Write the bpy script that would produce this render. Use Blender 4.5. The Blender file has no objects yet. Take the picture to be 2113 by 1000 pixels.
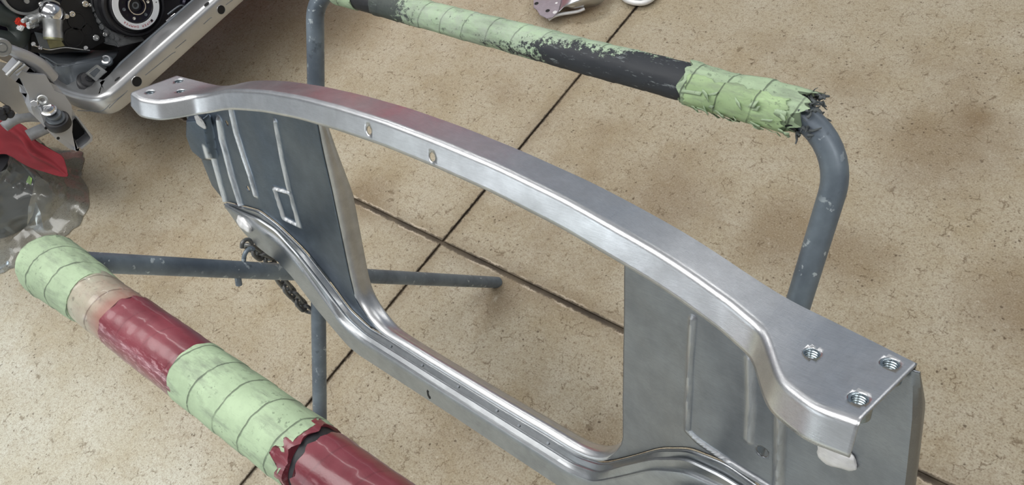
import bpy, bmesh, math, random
import numpy as np
from mathutils import Vector, Matrix, noise as mnoise
random.seed(7)
scene = bpy.context.scene
COL = scene.collection
# ------------------------------------------------------------------ camera
FPX, CX, CY = 1590.0, 1056.5, 500.0
CAM_H = 1.7072
pitch, roll, yaw = 0.88718, 0.40666, -0.93915
f_ = np.array([math.cos(pitch)*math.sin(yaw), math.cos(pitch)*math.cos(yaw), -math.sin(pitch)])
r_ = np.array([math.cos(yaw), -math.sin(yaw), 0.0])
d_ = np.cross(f_, r_)
R2 = math.cos(roll)*r_ + math.sin(roll)*d_
D2 = -math.sin(roll)*r_ + math.cos(roll)*d_
CAMP = np.array([0, 0, CAM_H])
cam_data = bpy.data.cameras.new('camera')
cam = bpy.data.objects.new('camera', cam_data)
COL.objects.link(cam)
cam_data.sensor_width = 36.0
cam_data.lens = 36.0*FPX/2113.0
cam_data.clip_start = 0.05
cam.matrix_world = Matrix(((R2[0], -D2[0], -f_[0], 0), (R2[1], -D2[1], -f_[1], 0), (R2[2], -D2[2], -f_[2], CAM_H), (0, 0, 0, 1)))
scene.camera = cam
scene.view_settings.view_transform = 'Standard'
scene.view_settings.look = 'None'
scene.view_settings.exposure = 0.0
scene.view_settings.gamma = 1.0
scene.view_settings.use_curve_mapping = False
# ------------------------------------------------------------------ light
world = bpy.data.worlds.new('shop_ambient')
scene.world = world
world.use_nodes = True
wb = world.node_tree.nodes['Background']
wb.inputs[0].default_value = (0.95, 0.97, 1.0, 1)
wb.inputs[1].default_value = 0.37

def area(name, loc, target, size, size_y, power, color=(1, 1, 1)):
    l = bpy.data.lights.new(name, 'AREA')
    l.shape = 'RECTANGLE'; l.size = size; l.size_y = size_y; l.energy = power; l.color = color
    o = bpy.data.objects.new(name, l); COL.objects.link(o)
    o.location = loc
    o.rotation_euler = (Vector(target)-Vector(loc)).to_track_quat('-Z', 'Y').to_euler()
    return o
area('ceiling_and_fill_light', (-1.9, -0.55, 3.4), (-1.9, -0.45, 0), 3.8, 1.5, 90, (1.0, 0.98, 0.95))
area('ceiling_and_fill_light', (2.2, -0.3, 3.4), (2.2, -0.3, 0), 2.4, 0.3, 40, (1.0, 0.98, 0.95))
area('ceiling_and_fill_light', (0.6, 3.6, 3.4), (0.6, 3.6, 0), 2.4, 0.3, 40, (1.0, 0.98, 0.95))
area('ceiling_and_fill_light', (-3.3, 2.3, 3.4), (-4.0, 3.1, 0.7), 2.4, 0.4, 75, (1.0, 0.98, 0.95))  # added lamp, aimed at the red cabinet to strengthen its reflection
area('outside_daylight', (-2.2, -8.0, 6.45), (-1.8, -0.6, 0.0), 5.0, 0.30, 1450, (0.55, 0.75, 1.0))
area('doorway_skylight', (-3.2, -3.6, 1.8), (-1.0, 0.3, 0.9), 2.8, 1.2, 22, (0.90, 0.97, 1.0))

# ------------------------------------------------------------------ helpers
def ray(px, py):
    return R2*((px-CX)/FPX) + D2*((py-CY)/FPX) + f_
def on_z(px, py, z):
    d = ray(px, py); return Vector(CAMP + d*((z-CAM_H)/d[2]))
def on_x(px, py, x):
    d = ray(px, py); return Vector(CAMP + d*(x/d[0]))
def on_y(px, py, y):
    d = ray(px, py); return Vector(CAMP + d*(y/d[1]))

def tag(o, label=None, cat=None, group=None, kind=None):
    if label: o['label'] = label
    if cat: o['category'] = cat
    if group: o['group'] = group
    if kind: o['kind'] = kind
    return o
def thing(name, label, cat, loc=(0, 0, 0), group=None):
    o = bpy.data.objects.new(name, None); COL.objects.link(o)
    o.location = loc; o.empty_display_size = 0.05
    tag(o, label, cat, group)
    return o
def set_parent(o, parent):
    if parent is None: return
    bpy.context.view_layer.update()
    o.parent = parent
    m = Matrix.Identity(4); p = parent
    chain = []
    while p is not None:
        chain.append(p); p = p.parent
    for q in reversed(chain):
        m = m @ q.matrix_parent_inverse @ q.matrix_basis
    o.matrix_parent_inverse = m.inverted()
def obj(name, bm, mat, parent=None, smooth=40, matrix=None):
    me = bpy.data.meshes.new(name)
    bmesh.ops.recalc_face_normals(bm, faces=bm.faces)
    bm.to_mesh(me); bm.free()
    if isinstance(mat, (list, tuple)):
        for m in mat: me.materials.append(m)
    else: me.materials.append(mat)
    if smooth:
        for p in me.polygons: p.use_smooth = True
        try: me.set_sharp_from_angle(angle=math.radians(smooth))
        except Exception: pass
    o = bpy.data.objects.new(name, me); COL.objects.link(o)
    if matrix is not None: o.matrix_world = matrix
    set_parent(o, parent)
    return o
def V(*a): return Vector(a)
def frame(t, up=Vector((0, 0, 1))):
    t = t.normalized()
    if abs(t.dot(up)) > 0.97: up = Vector((1, 0, 0))
    a = t.cross(up).normalized(); b = a.cross(t).normalized()
    return a, b
def tube(bm, pts, r, n=16, caps=True, rad=None, closed=False):
    pts = [Vector(p) for p in pts]; rings = []
    N = len(pts); a = None
    for i, p in enumerate(pts):
        if closed: t = pts[(i+1) % N]-pts[i-1]
        else: t = pts[min(i+1, N-1)]-pts[max(i-1, 0)]
        t.normalize()
        if a is None: a, b = frame(t)
        else:
            a = (a - t*a.dot(t)).normalized(); b = a.cross(t).normalized()
        rr = rad(i, p) if rad else r
        rings.append([bm.verts.new(p + (a*math.cos(2*math.pi*k/n) + b*math.sin(2*math.pi*k/n))*rr) for k in range(n)])
    for i in range(N if closed else N-1):
        A, B = rings[i], rings[(i+1) % N]
        off = 0
        if closed and i == N-1:
            off = min(range(n), key=lambda q: sum((A[k].co-B[(k+q) % n].co).length for k in range(0, n, 4)))
        for k in range(n):
            bm.faces.new((A[k], A[(k+1) % n], B[(k+1+off) % n], B[(k+off) % n]))
    if caps and not closed:
        bm.faces.new(rings[0][::-1]); bm.faces.new(rings[-1])
    return rings
def pipe(bm, pts, r, wall=0.003, n=18):
    """hollow tube with open ends"""
    A = tube(bm, pts, r, n, caps=False); B = tube(bm, pts, r-wall, n, caps=False)
    for q in (0, -1):
        for k in range(n):
            bm.faces.new((A[q][k], A[q][(k+1) % n], B[q][(k+1) % n], B[q][k]))
def cyl(bm, p, axis, r, h, n=24, r2=None, bev=0.0):
    axis = Vector(axis).normalized(); p = Vector(p)
    r2 = r if r2 is None else r2
    if bev:
        pr = [(0, r-bev), (bev, r), (h-bev, r2), (h, r2-bev)]
    else: pr = [(0, r), (h, r2)]
    lathe(bm, p, axis, pr, n)
def lathe(bm, p, axis, prof, n=32, caps=True):
    """prof: list of (height, radius)"""
    axis = Vector(axis).normalized(); p = Vector(p); a, b = frame(axis)
    rings = []
    for h, r in prof:
        r = max(r, 1e-5)
        rings.append([bm.verts.new(p+axis*h+(a*math.cos(2*math.pi*k/n)+b*math.sin(2*math.pi*k/n))*r) for k in range(n)])
    for A, B in zip(rings, rings[1:]):
        for k in range(n): bm.faces.new((A[k], A[(k+1) % n], B[(k+1) % n], B[k]))
    if caps:
        bm.faces.new(rings[0][::-1]); bm.faces.new(rings[-1])
def extrude(bm, poly, d, bev=0.0):
    """closed polygon of world points pushed along d"""
    d = Vector(d); poly = [Vector(p) for p in poly]
    a = [bm.verts.new(p) for p in poly]; b = [bm.verts.new(p+d) for p in poly]
    fs = [bm.faces.new(a), bm.faces.new(b[::-1])]
    n = len(a); es = []
    for i in range(n):
        fs.append(bm.faces.new((a[i], b[i], b[(i+1) % n], a[(i+1) % n])))
    if bev:
        es = [e for e in fs[0].edges] + [e for e in fs[1].edges]
        bmesh.ops.bevel(bm, geom=list(set(es)), offset=bev, segments=2, affect='EDGES')
def box(bm, c, s, rot=None, bev=0.0):
    M_ = Matrix.Translation(Vector(c)) @ (rot.to_4x4() if rot else Matrix.Identity(4)) @ Matrix.Diagonal((s[0], s[1], s[2], 1))
    r = bmesh.ops.create_cube(bm, size=1.0, matrix=M_)
    if bev:
        es = list({e for v in r['verts'] for e in v.link_edges})
        bmesh.ops.bevel(bm, geom=es, offset=bev, segments=2, affect='EDGES')
def smooth_path(pts, per=8):
    pts = [Vector(p) for p in pts]; out = []
    P = [pts[0]*2-pts[1]]+pts+[pts[-1]*2-pts[-2]]
    for i in range(1, len(P)-2):
        for k in range(per):
            t = k/per; a, b, c, d = P[i-1], P[i], P[i+1], P[i+2]
            out.append(0.5*((2*b)+(c-a)*t+(2*a-5*b+4*c-d)*t*t+(3*b-a-3*c+d)*t**3))
    out.append(pts[-1]); return out
def arc_corner(p0, c, p1, r, n=10):
    """polyline p0 -> c -> p1 with a rounded corner"""
    p0, c, p1 = Vector(p0), Vector(c), Vector(p1)
    a = (p0-c).normalized(); b = (p1-c).normalized()
    ang = a.angle(b); t = r/math.tan(ang/2)
    A = c+a*t; bis = (a+b).normalized(); ctr = c+bis*(r/math.sin(ang/2))
    out = [p0]
    v0 = A-ctr; v1 = c+b*t-ctr
    for i in range(n+1):
        out.append(ctr+v0.slerp(v1, i/n) if 0 else ctr+(v0.lerp(v1, i/n)).normalized()*r)
    out.append(p1); return out

# ------------------------------------------------------------------ materials
class N:
    def __init__(s, name):
        s.m = bpy.data.materials.new(name); s.m.use_nodes = True
        s.t = s.m.node_tree; s.n = s.t.nodes; s.b = s.n['Principled BSDF']
        s.out = s.n['Material Output']
    def add(s, typ, ins=None, **kw):
        n = s.n.new(typ)
        for k, v in kw.items(): setattr(n, k, v)
        for k, v in (ins or {}).items():
            s.set(n.inputs[k], v)
        return n
    def set(s, sock, v):
        if isinstance(v, bpy.types.NodeSocket): s.t.links.new(v, sock)
        elif isinstance(v, bpy.types.Node): s.t.links.new(v.outputs[0], sock)
        else: sock.default_value = v
    def p(s, **kw):
        for k, v in kw.items(): s.set(s.b.inputs[k.replace('_', ' ')], v)
        return s
    def obj(s): return s.add('ShaderNodeTexCoord').outputs['Object']
    def geo(s): return s.add('ShaderNodeNewGeometry').outputs['Position']
    def noise(s, vec, scale, detail=4, rough=0.55, out=0):
        return s.add('ShaderNodeTexNoise', {'Vector': vec, 'Scale': scale, 'Detail': detail, 'Roughness': rough}).outputs[out]
    def ramp(s, fac, stops, interp='LINEAR'):
        n = s.add('ShaderNodeValToRGB', {'Fac': fac}); cr = n.color_ramp; cr.interpolation = interp
        while len(cr.elements) < len(stops): cr.elements.new(0.5)
        for e, (p, c) in zip(cr.elements, stops):
            e.position = p; e.color = c if hasattr(c, '__len__') and len(c) == 4 else ((*c, 1) if hasattr(c, '__len__') else (c, c, c, 1))
        return n.outputs[0]
    def mix(s, fac, a, b, blend='MIX'):
        n = s.add('ShaderNodeMix', data_type='RGBA', blend_type=blend)
        s.set(n.inputs[0], fac)
        for i, v in ((6, a), (7, b)):
            if isinstance(v, tuple) and len(v) == 3: v = (*v, 1)
            s.set(n.inputs[i], v)
        return n.outputs[2]
    def math(s, op, a, b=0.0, c=0.0, clamp=False):
        n = s.add('ShaderNodeMath', operation=op, use_clamp=clamp)
        s.set(n.inputs[0], a); s.set(n.inputs[1], b)
        if op in ('MULTIPLY_ADD', 'SMOOTH_MIN'): s.set(n.inputs[2], c)
        return n.outputs[0]
    def scale(s, vec, sc, rot=(0, 0, 0), loc=(0, 0, 0)):
        return s.add('ShaderNodeMapping', {'Vector': vec, 'Scale': sc, 'Rotation': rot, 'Location': loc}).outputs[0]
    def sep(s, vec):
        return s.add('ShaderNodeSeparateXYZ', {0: vec}).outputs
    def bump(s, h, strength=0.3, dist=0.002, normal=None):
        n = s.add('ShaderNodeBump', {'Height': h, 'Strength': strength, 'Distance': dist})
        if normal is not None: s.set(n.inputs['Normal'], normal)
        s.set(s.b.inputs['Normal'], n.outputs[0]); return n.outputs[0]
def plain(name, col, rough=0.5, metal=0.0, var=0.15, nscale=25.0, coat=0.0, bump=0.0, bscale=120.0):
    a = N(name); o = a.obj()
    c2 = tuple(x*(1-var) for x in col)
    c = a.mix(a.ramp(a.noise(o, nscale), [(0.35, 0.0), (0.65, 1.0)]), c2, tuple(col))
    a.p(Base_Color=c, Roughness=rough, Metallic=metal, Coat_Weight=coat)
    if bump: a.bump(a.noise(o, bscale), bump, 0.001)
    return a.m
def srgb(r, g, b):
    f = lambda x: ((x/255)/12.92 if x/255 <= 0.04045 else (((x/255)+0.055)/1.055)**2.4)
    return (f(r), f(g), f(b))

JX, JY, JPHI = -1.3203, 0.7313, -0.0182
def mat_floor():
    a = N('worn_concrete'); g = a.geo()
    big = a.noise(g, 0.9, 5, 0.6); mid = a.noise(g, 5.0, 7, 0.7); fine = a.noise(g, 85.0, 5, 0.8); grit = a.noise(g, 240.0, 3, 0.7)
    c = a.mix(a.ramp(big, [(0.3, 0.0), (0.7, 1.0)]), srgb(170, 160, 138), srgb(185, 177, 158))
    c = a.mix(a.ramp(mid, [(0.36, 0.0), (0.66, 1.0)]), c, srgb(164, 151, 125))
    # oily brown stains
    st = a.ramp(a.noise(a.scale(g, (1, 1, 1), loc=(3.1, 1.7, 0)), 1.6, 7, 0.66), [(0.54, 0.0), (0.72, 1.0)])
    c = a.mix(a.math('MULTIPLY', st, 0.55), c, srgb(124, 102, 70))
    st2 = a.ramp(a.noise(a.scale(g, (1, 1, 1), loc=(9.1, 4.2, 0)), 4.5, 6, 0.68), [(0.60, 0.0), (0.74, 1.0)])
    c = a.mix(a.math('MULTIPLY', st2, 0.5), c, srgb(122, 98, 62))
    def spot(px, py, r, col, amt, c):
        p = on_z(px, py, 0); d = a.add('ShaderNodeVectorMath', {0: g, 1: tuple(p)}, operation='DISTANCE').outputs['Value']
        d = a.math('ADD', d, a.math('MULTIPLY', a.math('SUBTRACT', a.noise(g, 9.0, 5, 0.7), 0.5), r*1.3))
        return a.mix(a.math('MULTIPLY', a.ramp(a.math('DIVIDE', d, r*1.6), [(0.25, 1.0), (0.85, 0.0)]), amt), c, col)
    oil = srgb(112, 88, 54)
    for px, py, r, k in ((1940, 305, .16, .5), (1620, 480, .13, .5), (1380, 415, .14, .5), (1030, 615, .07, .6), (760, 405, .10, .5), (1200, 8, .10, .8), (2010, 240, .05, .5), (1760, 530, .10, .4), (1230, 920, .08, .45), (700, 60, .2, .35), (2105, 630, .12, .5), (330, 330, .12, .3)):
        c = spot(px, py, r, oil, k, c)
    # pale scuffs
    sc = a.ramp(a.noise(a.scale(g, (1, 1, 1), loc=(5, 8, 0)), 30.0, 6, 0.8), [(0.58, 0.0), (0.70, 1.0)])
    c = a.mix(a.math('MULTIPLY', sc, 0.40), c, srgb(212, 202, 184))
    # grain
    c = a.mix(a.ramp(fine, [(0.33, 0.75), (0.50, 0.0)]), c, srgb(130, 113, 88))
    c = a.mix(a.ramp(grit, [(0.34, 0.6), (0.48, 0.0)]), c, srgb(112, 96, 74))
    c = a.mix(a.ramp(grit, [(0.56, 0.0), (0.70, 0.3)]), c, srgb(222, 212, 194))
    # dark pits
    def pits(vec, sc_, r0, r1, ms, m0, m1, amt, col, c):
        d = a.add('ShaderNodeTexVoronoi', {'Vector': vec, 'Scale': sc_}, feature='F1').outputs['Distance']
        m = a.math('MULTIPLY', a.ramp(d, [(r0, 1.0), (r1, 0.0)]), a.ramp(a.noise(vec, ms, 3), [(m0, 0.0), (m1, 1.0)]))
        return m, a.mix(a.math('MULTIPLY', m, amt), c, col)
    wv = a.add('ShaderNodeVectorMath', {0: g, 1: a.add('ShaderNodeVectorMath', {0: a.noise(g, 55.0, 3, 0.6, out=1), 1: (.012, .012, 0)}, operation='MULTIPLY').outputs[0]}, operation='ADD').outputs[0]
    pm, c = pits(wv, 40.0, 0.08, 0.15, 7.0, 0.42, 0.55, 0.8, srgb(82, 64, 44), c)
    _, c = pits(a.scale(wv, (1, 1, 1), loc=(3, 5, 0)), 85.0, 0.10, 0.20, 12.0, 0.40, 0.55, 0.7, srgb(96, 78, 54), c)
    # hairline curls and scratches
    e = a.add('ShaderNodeTexVoronoi', {'Vector': a.add('ShaderNodeVectorMath', {0: g, 1: a.add('ShaderNodeVectorMath', {0: a.noise(g, 22.0, 4, 0.7, out=1), 1: (.05, .05, 0)}, operation='MULTIPLY').outputs[0]}, operation='ADD').outputs[0], 'Scale': 24.0}, feature='DISTANCE_TO_EDGE').outputs['Distance']
    cr = a.math('MULTIPLY', a.ramp(e, [(0.012, 1.0), (0.035, 0.0)]), a.ramp(a.noise(g, 26.0, 3), [(0.54, 0.0), (0.60, 1.0)]))
    c = a.mix(a.math('MULTIPLY', cr, 0.65), c, srgb(98, 80, 56))
    # dirt rubbed in along the two saw-cut joints
    x, y, z = a.sep(g)
    cs, sn = math.cos(JPHI), math.sin(JPHI)
    dx = a.math('SUBTRACT', x, JX); dy = a.math('SUBTRACT', y, JY)
    ua = a.math('ADD', a.math('MULTIPLY', dx, cs), a.math('MULTIPLY', dy, sn))
    ub = a.math('ADD', a.math('MULTIPLY', dx, -sn), a.math('MULTIPLY', dy, cs))
    wob = a.math('MULTIPLY', a.math('SUBTRACT', a.noise(g, 45.0, 5, 0.75), 0.5), 0.022)
    da = a.math('ADD', a.math('ABSOLUTE', ua), wob); db = a.math('ADD', a.math('ABSOLUTE', ub), wob)
    ja = a.ramp(da, [(0.0055, 1.0), (0.0075, 0.0)]); jb = a.ramp(db, [(0.0075, 1.0), (0.0095, 0.0)])
    jj = a.math('MAXIMUM', ja, jb)
    halo = a.math('MAXIMUM', a.ramp(da, [(0.0, 0.35), (0.05, 0.0)]), a.ramp(db, [(0.0, 0.45), (0.06, 0.0)]))
    c = a.mix(halo, c, srgb(116, 98, 72))
    edge = a.math('MULTIPLY', a.ramp(db, [(0.0090, 0.0), (0.0105, 1.0), (0.0120, 1.0), (0.0135, 0.0)]), a.ramp(a.noise(g, 10.0, 3), [(0.47, 0.0), (0.55, 0.8)]))
    c = a.mix(edge, c, srgb(206, 192, 172))
    c = a.mix(a.math('MULTIPLY', jj, 0.94), c, a.mix(a.ramp(a.noise(g, 8.0, 3), [(0.4, 0.0), (0.65, 1.0)]), srgb(62, 52, 42), srgb(92, 80, 64)))
    a.p(Base_Color=c, Roughness=a.ramp(mid, [(0.3, 0.55), (0.7, 0.8)]))
    h = a.math('SUBTRACT', a.math('ADD', a.math('MULTIPLY', fine, 0.6), mid), a.math('MULTIPLY', a.math('ADD', jj, pm), 1.5))
    a.bump(h, 0.4, 0.004)
    return a.m
def mat_steel(name='brushed_bare_steel', base=(0.70, 0.715, 0.735), r0=0.28, r1=0.42, metal=1.0, streak=False):
    a = N(name); o = a.obj()
    cloud = a.noise(o, 9.0, 5, 0.6); sm = a.noise(o, 45.0, 4, 0.6)
    grain = a.noise(a.scale(o, (60, 900, 900), rot=(0, 0, 0.35)), 1.0, 3, 0.7)
    grain2 = a.noise(a.scale(o, (900, 70, 900), rot=(0.4, 0.2, 0.8)), 1.0, 3, 0.7)
    c = a.mix(a.ramp(cloud, [(0.34, 0.0), (0.66, 1.0)]), tuple(x*0.74 for x in base), base)
    c = a.mix(a.ramp(sm, [(0.42, 0.0), (0.72, 0.35)]), c, tuple(min(1, x*1.22) for x in base))
    c = a.mix(a.ramp(grain, [(0.42, 0.0), (0.75, 0.5)]), c, tuple(x*0.66 for x in base))
    rr = a.math('ADD', a.ramp(cloud, [(0.3, r1), (0.7, r0)]), a.math('MULTIPLY', a.math('SUBTRACT', grain2, 0.5), 0.16))
    if streak:      # beads of the sheet rubbed bright by grinding
        at = a.add('ShaderNodeAttribute', attribute_name='ground_streak').outputs['Fac']
        k = a.math('MULTIPLY', at, a.ramp(a.noise(a.scale(o, (90, 90, 14)), 1.0, 4, 0.7), [(0.3, 0.45), (0.6, 1.0)]))
        k = a.math('MULTIPLY', a.ramp(k, [(0.15, 0.0), (0.75, 0.95)]), streak)
        c = a.mix(k, c, (0.80, 0.82, 0.84)); rr = a.math('ADD', rr, a.math('MULTIPLY', k, 0.10))
    a.p(Base_Color=c, Metallic=metal, Roughness=rr)
    a.bump(a.math('ADD', a.math('MULTIPLY', grain, 0.5), a.math('ADD', a.math('MULTIPLY', grain2, 0.4), a.math('MULTIPLY', cloud, 2.0))), 0.15, 0.001)
    return a.m
def mat_pipe():
    a = N('grey_primed_pipe'); g = a.geo()
    n1 = a.noise(g, 14.0, 5, 0.6)
    c = a.mix(a.ramp(n1, [(0.35, 0.0), (0.65, 1.0)]), srgb(92, 102, 113), srgb(122, 134, 143))
    fl = a.ramp(a.noise(g, 75.0, 3, 0.5), [(0.63, 0.0), (0.67, 1.0)])
    fl = a.math('MULTIPLY', fl, a.ramp(a.noise(a.scale(g, (1, 1, 1), loc=(4, 4, 4)), 9.0, 2), [(0.42, 0.0), (0.55, 1.0)]))
    c = a.mix(a.math('MULTIPLY', fl, 0.8), c, srgb(190, 200, 204))
    dk = a.ramp(a.noise(a.scale(g, (1, 1, 1), loc=(1, 9, 2)), 30.0, 4, 0.6), [(0.62, 0.0), (0.7, 0.6)])
    c = a.mix(dk, c, srgb(52, 58, 66))
    a.p(Base_Color=c, Roughness=0.42, Metallic=0.25)
    a.bump(a.math('ADD', n1, a.math('MULTIPLY', fl, 0.5)), 0.25, 0.002)
    return a.m
def wrap_nodes(a, pitch, slant=1.0, seed=0.0):
    """seam of spirally wrapped tape: bar runs along local x"""
    o = a.obj(); x, y, z = a.sep(o)
    ang = a.math('ARCTAN2', z, y)
    wob = a.math('MULTIPLY', a.math('SUBTRACT', a.noise(a.scale(o, (1, 1, 1), loc=(seed, 0, 0)), 9.0, 4, 0.6), 0.5), 0.45)
    ph = a.math('ADD', a.math('ADD', a.math('DIVIDE', x, pitch), a.math('MULTIPLY', ang, slant/(2*math.pi))), wob)
    fr = a.math('FRACT', ph)
    seam = a.ramp(fr, [(0.0, 1.0), (0.035, 1.0), (0.06, 0.0), (1.0, 0.0)])
    seam = a.math('MULTIPLY', seam, a.ramp(a.noise(o, 26.0, 3), [(0.30, 0.35), (0.5, 1.0)]))
    return o, x, ang, fr, seam
def mat_green(name, light, wear=0.0, seed=0.0):
    a = N(name); o, x, ang, fr, seam = wrap_nodes(a, 0.046, 1.0, seed)
    m = a.noise(a.scale(o, (1, 1, 1), loc=(seed, seed, 0)), 16.0, 5, 0.65)
    dk = tuple(q*0.72 for q in light)
    c = a.mix(a.ramp(m, [(0.35, 0.0), (0.65, 1.0)]), dk, light)
    smr = a.ramp(a.noise(a.scale(o, (0.5, 2, 2), loc=(seed, 2, 1)), 34.0, 5, 0.7), [(0.48, 0.0), (0.68, 0.6)])
    c = a.mix(smr, c, srgb(112, 120, 108))
    sp = a.ramp(a.noise(o, 150.0, 3, 0.6), [(0.60, 0.0), (0.66, 1.0)])
    sp = a.math('MULTIPLY', sp, a.ramp(a.noise(a.scale(o, (1, 1, 1), loc=(seed, 7, 3)), 18.0, 3), [(0.42, 0.1), (0.62, 1.0)]))
    c = a.mix(a.math('MULTIPLY', sp, 0.5+wear), c, srgb(62, 74, 64))
    c = a.mix(a.math('MULTIPLY', seam, 0.72), c, srgb(58, 68, 56))
    a.p(Base_Color=c, Roughness=0.62)
    a.bump(a.math('ADD', a.math('MULTIPLY', fr, 0.7), a.math('MULTIPLY', m, 0.8)), 0.5, 0.0015)
    return a, c, o, x
def mat_red():
    a = N('glossy_red_tape'); o, x, ang, fr, seam = wrap_nodes(a, 0.05, 1.0, 4.0)
    m = a.noise(o, 12.0, 5, 0.6)
    c = a.mix(a.ramp(m, [(0.35, 0.0), (0.65, 1.0)]), srgb(98, 34, 44), srgb(128, 55, 66))
    scr = a.ramp(a.noise(a.scale(o, (60, 260, 260), rot=(0, 0.3, 0)), 1.0, 4, 0.75), [(0.50, 0.0), (0.64, 1.0)])
    y, z = a.sep(o)[1], a.sep(o)[2]
    side = a.ramp(a.math('SUBTRACT', a.math('MULTIPLY', y, -1.0), a.math('MULTIPLY', z, 0.3)), [(-0.010, 0.0), (0.010, 1.0)])
    patch = a.ramp(a.noise(a.scale(o, (1, 1, 1), loc=(7, 0, 0)), 14.0, 4), [(0.38, 0.15), (0.6, 1.0)])
    c = a.mix(a.math('MULTIPLY', a.math('MULTIPLY', scr, side), a.math('MULTIPLY', patch, 0.8)), c, srgb(205, 165, 172))
    c = a.mix(a.math('MULTIPLY', seam, 0.35), c, srgb(80, 22, 32))
    a.p(Base_Color=c, Roughness=a.ramp(m, [(0.3, 0.28), (0.7, 0.42)]), Coat_Weight=0.35, Coat_Roughness=0.12)
    a.bump(a.math('ADD', m, a.math('MULTIPLY', a.noise(o, 40.0, 4, 0.7), 0.8)), 0.45, 0.002)
    return a.m
GREEN = srgb(176, 199, 164)
GREEN2 = srgb(176, 200, 168)
M = {}
M['floor'] = mat_floor()
M['steel'] = mat_steel()
M['web'] = mat_steel('shaded_web_steel', (0.150, 0.186, 0.232), 0.28, 0.42, 1.0, 1.0)  # panel steel with the left web's darker reflection put into its colour
M['web2'] = mat_steel('lit_web_steel', (0.315, 0.335, 0.365), 0.28, 0.42, 1.0, 0.45)  # same steel, lighter copy for the brighter reflection on the right web
M['rail'] = mat_steel('shaded_rail_steel', (0.40, 0.42, 0.44), 0.30, 0.44)  # same steel again, darkened to stand for the rail's dim reflection
M['weld'] = mat_steel('ground_weld_metal', (0.90, 0.90, 0.90), 0.5, 0.65, 0.55)
M['zinc'] = mat_steel('zinc_plated_thread', (0.34, 0.40, 0.44), 0.22, 0.32)
M['pipe'] = mat_pipe()
ag, cg, og, xg = mat_green('green_masking_tape', GREEN, 0.0, 0.0)
M['green'] = ag.m
def mat_green_wine():
    """green tape end that has red lacquer soaked over it, bleeding from x = -0.86 to -0.79"""
    a, c, o, x = mat_green('soaked_masking_tape', srgb(184, 184, 164), 0.0, 3.0)
    n1 = a.noise(a.scale(o, (1, 1, 1), loc=(2, 0, 5)), 20.0, 4, 0.6)
    t = a.math('ADD', x, a.math('MULTIPLY', a.math('SUBTRACT', n1, 0.5), 0.16))
    pink = a.ramp(a.math('ADD', a.math('MULTIPLY', a.math('ADD', t, 0.965), 6.0), 0.0), [(0.15, 0.0), (0.75, 0.85)])
    c = a.mix(pink, c, srgb(150, 98, 88))
    a.p(Base_Color=c, Roughness=0.4, Coat_Weight=0.3)
    return a.m
M['bright'] = mat_green('fresh_masking_tape', srgb(177, 205, 154), 0.1, 9.0)[0].m
M['soaked'] = mat_green_wine()
M['red'] = mat_red()
def mat_worn():
    """far bar: green tape abraded down to black foam in patches"""
    a, c, o, x = mat_green('abraded_masking_tape', GREEN2, 0.25, 6.0)
    y, z = a.sep(o)[1], a.sep(o)[2]
    side = a.math('ADD', a.math('MULTIPLY', y, -22.0), a.math('MULTIPLY', z, -2.0))
    centre = a.math('SUBTRACT', 1.05, a.math('MULTIPLY', a.math('ABSOLUTE', a.math('ADD', x, 0.42)), 5.0))
    n1 = a.noise(o, 105.0, 6, 0.80); n2 = a.noise(o, 16.0, 4, 0.6)
    e = a.math('ADD', a.math('ADD', a.math('MULTIPLY', side, 1.25), centre), a.math('ADD', a.math('MULTIPLY', a.math('SUBTRACT', n1, 0.5), 2.4), a.math('MULTIPLY', a.math('SUBTRACT', n2, 0.5), 1.0)))
    msk = a.ramp(e, [(0.42, 0.0), (0.55, 1.0)])
    lf = a.math('MULTIPLY', a.math('SUBTRACT', -0.80, x), 9.0)
    e2 = a.math('ADD', lf, a.math('ADD', a.math('MULTIPLY', a.math('SUBTRACT', n1, 0.5), 2.2), a.math('MULTIPLY', side, 0.3)))
    msk = a.math('MAXIMUM', msk, a.ramp(e2, [(0.75, 0.0), (0.9, 0.9)]))
    e3 = a.math('ADD', a.math('MULTIPLY', side, 0.5), a.math('MULTIPLY', a.math('SUBTRACT', n1, 0.5), 2.2))
    msk = a.math('MAXIMUM', msk, a.ramp(e3, [(0.50, 0.0), (0.80, 0.75)]))
    gs = a.ramp(a.noise(a.scale(o, (1, 1, 1), loc=(3, 3, 8)), 42.0, 6, 0.75), [(0.42, 0.0), (0.62, 0.6)])
    c = a.mix(gs, c, srgb(160, 170, 158))
    wht = a.ramp(a.noise(a.scale(o, (30, 120, 120)), 1.0, 4, 0.7), [(0.60, 0.0), (0.70, 0.7)])
    blk = a.mix(wht, srgb(40, 44, 50), srgb(150, 158, 160))
    c = a.mix(msk, c, blk)
    a.p(Base_Color=c)
    return a.m
M['worn'] = mat_worn()
M['foam'] = plain('black_rubber_foam', srgb(36, 38, 42), 0.55, 0, 0.3, 60, bump=0.4)
M['shred'] = plain('shredded_grey_foam', srgb(92, 98, 100), 0.8, 0, 0.5, 90, bump=0.6)
M['chain'] = plain('dull_dark_chain_steel', srgb(118, 119, 118), 0.42, 0.7, 0.35, 60)
M['cast'] = plain('satin_grey_painted_metal', srgb(196, 197, 198), 0.33, 0.85, 0.12, 14, bump=0.05)
M['armm'] = plain('satin_silver_paint', srgb(176, 178, 182), 0.3, 0.45, 0.10, 14, bump=0.05)
M['castal'] = plain('grey_raw_casting', srgb(150, 153, 156), 0.5, 0.1, 0.25, 40, bump=0.3)
M['castd'] = plain('dark_grey_painted_metal', srgb(104, 110, 116), 0.38, 0.4, 0.15, 10)
M['alu'] = plain('cast_aluminium', srgb(176, 178, 178), 0.38, 0.75, 0.2, 40, bump=0.15)
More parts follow.
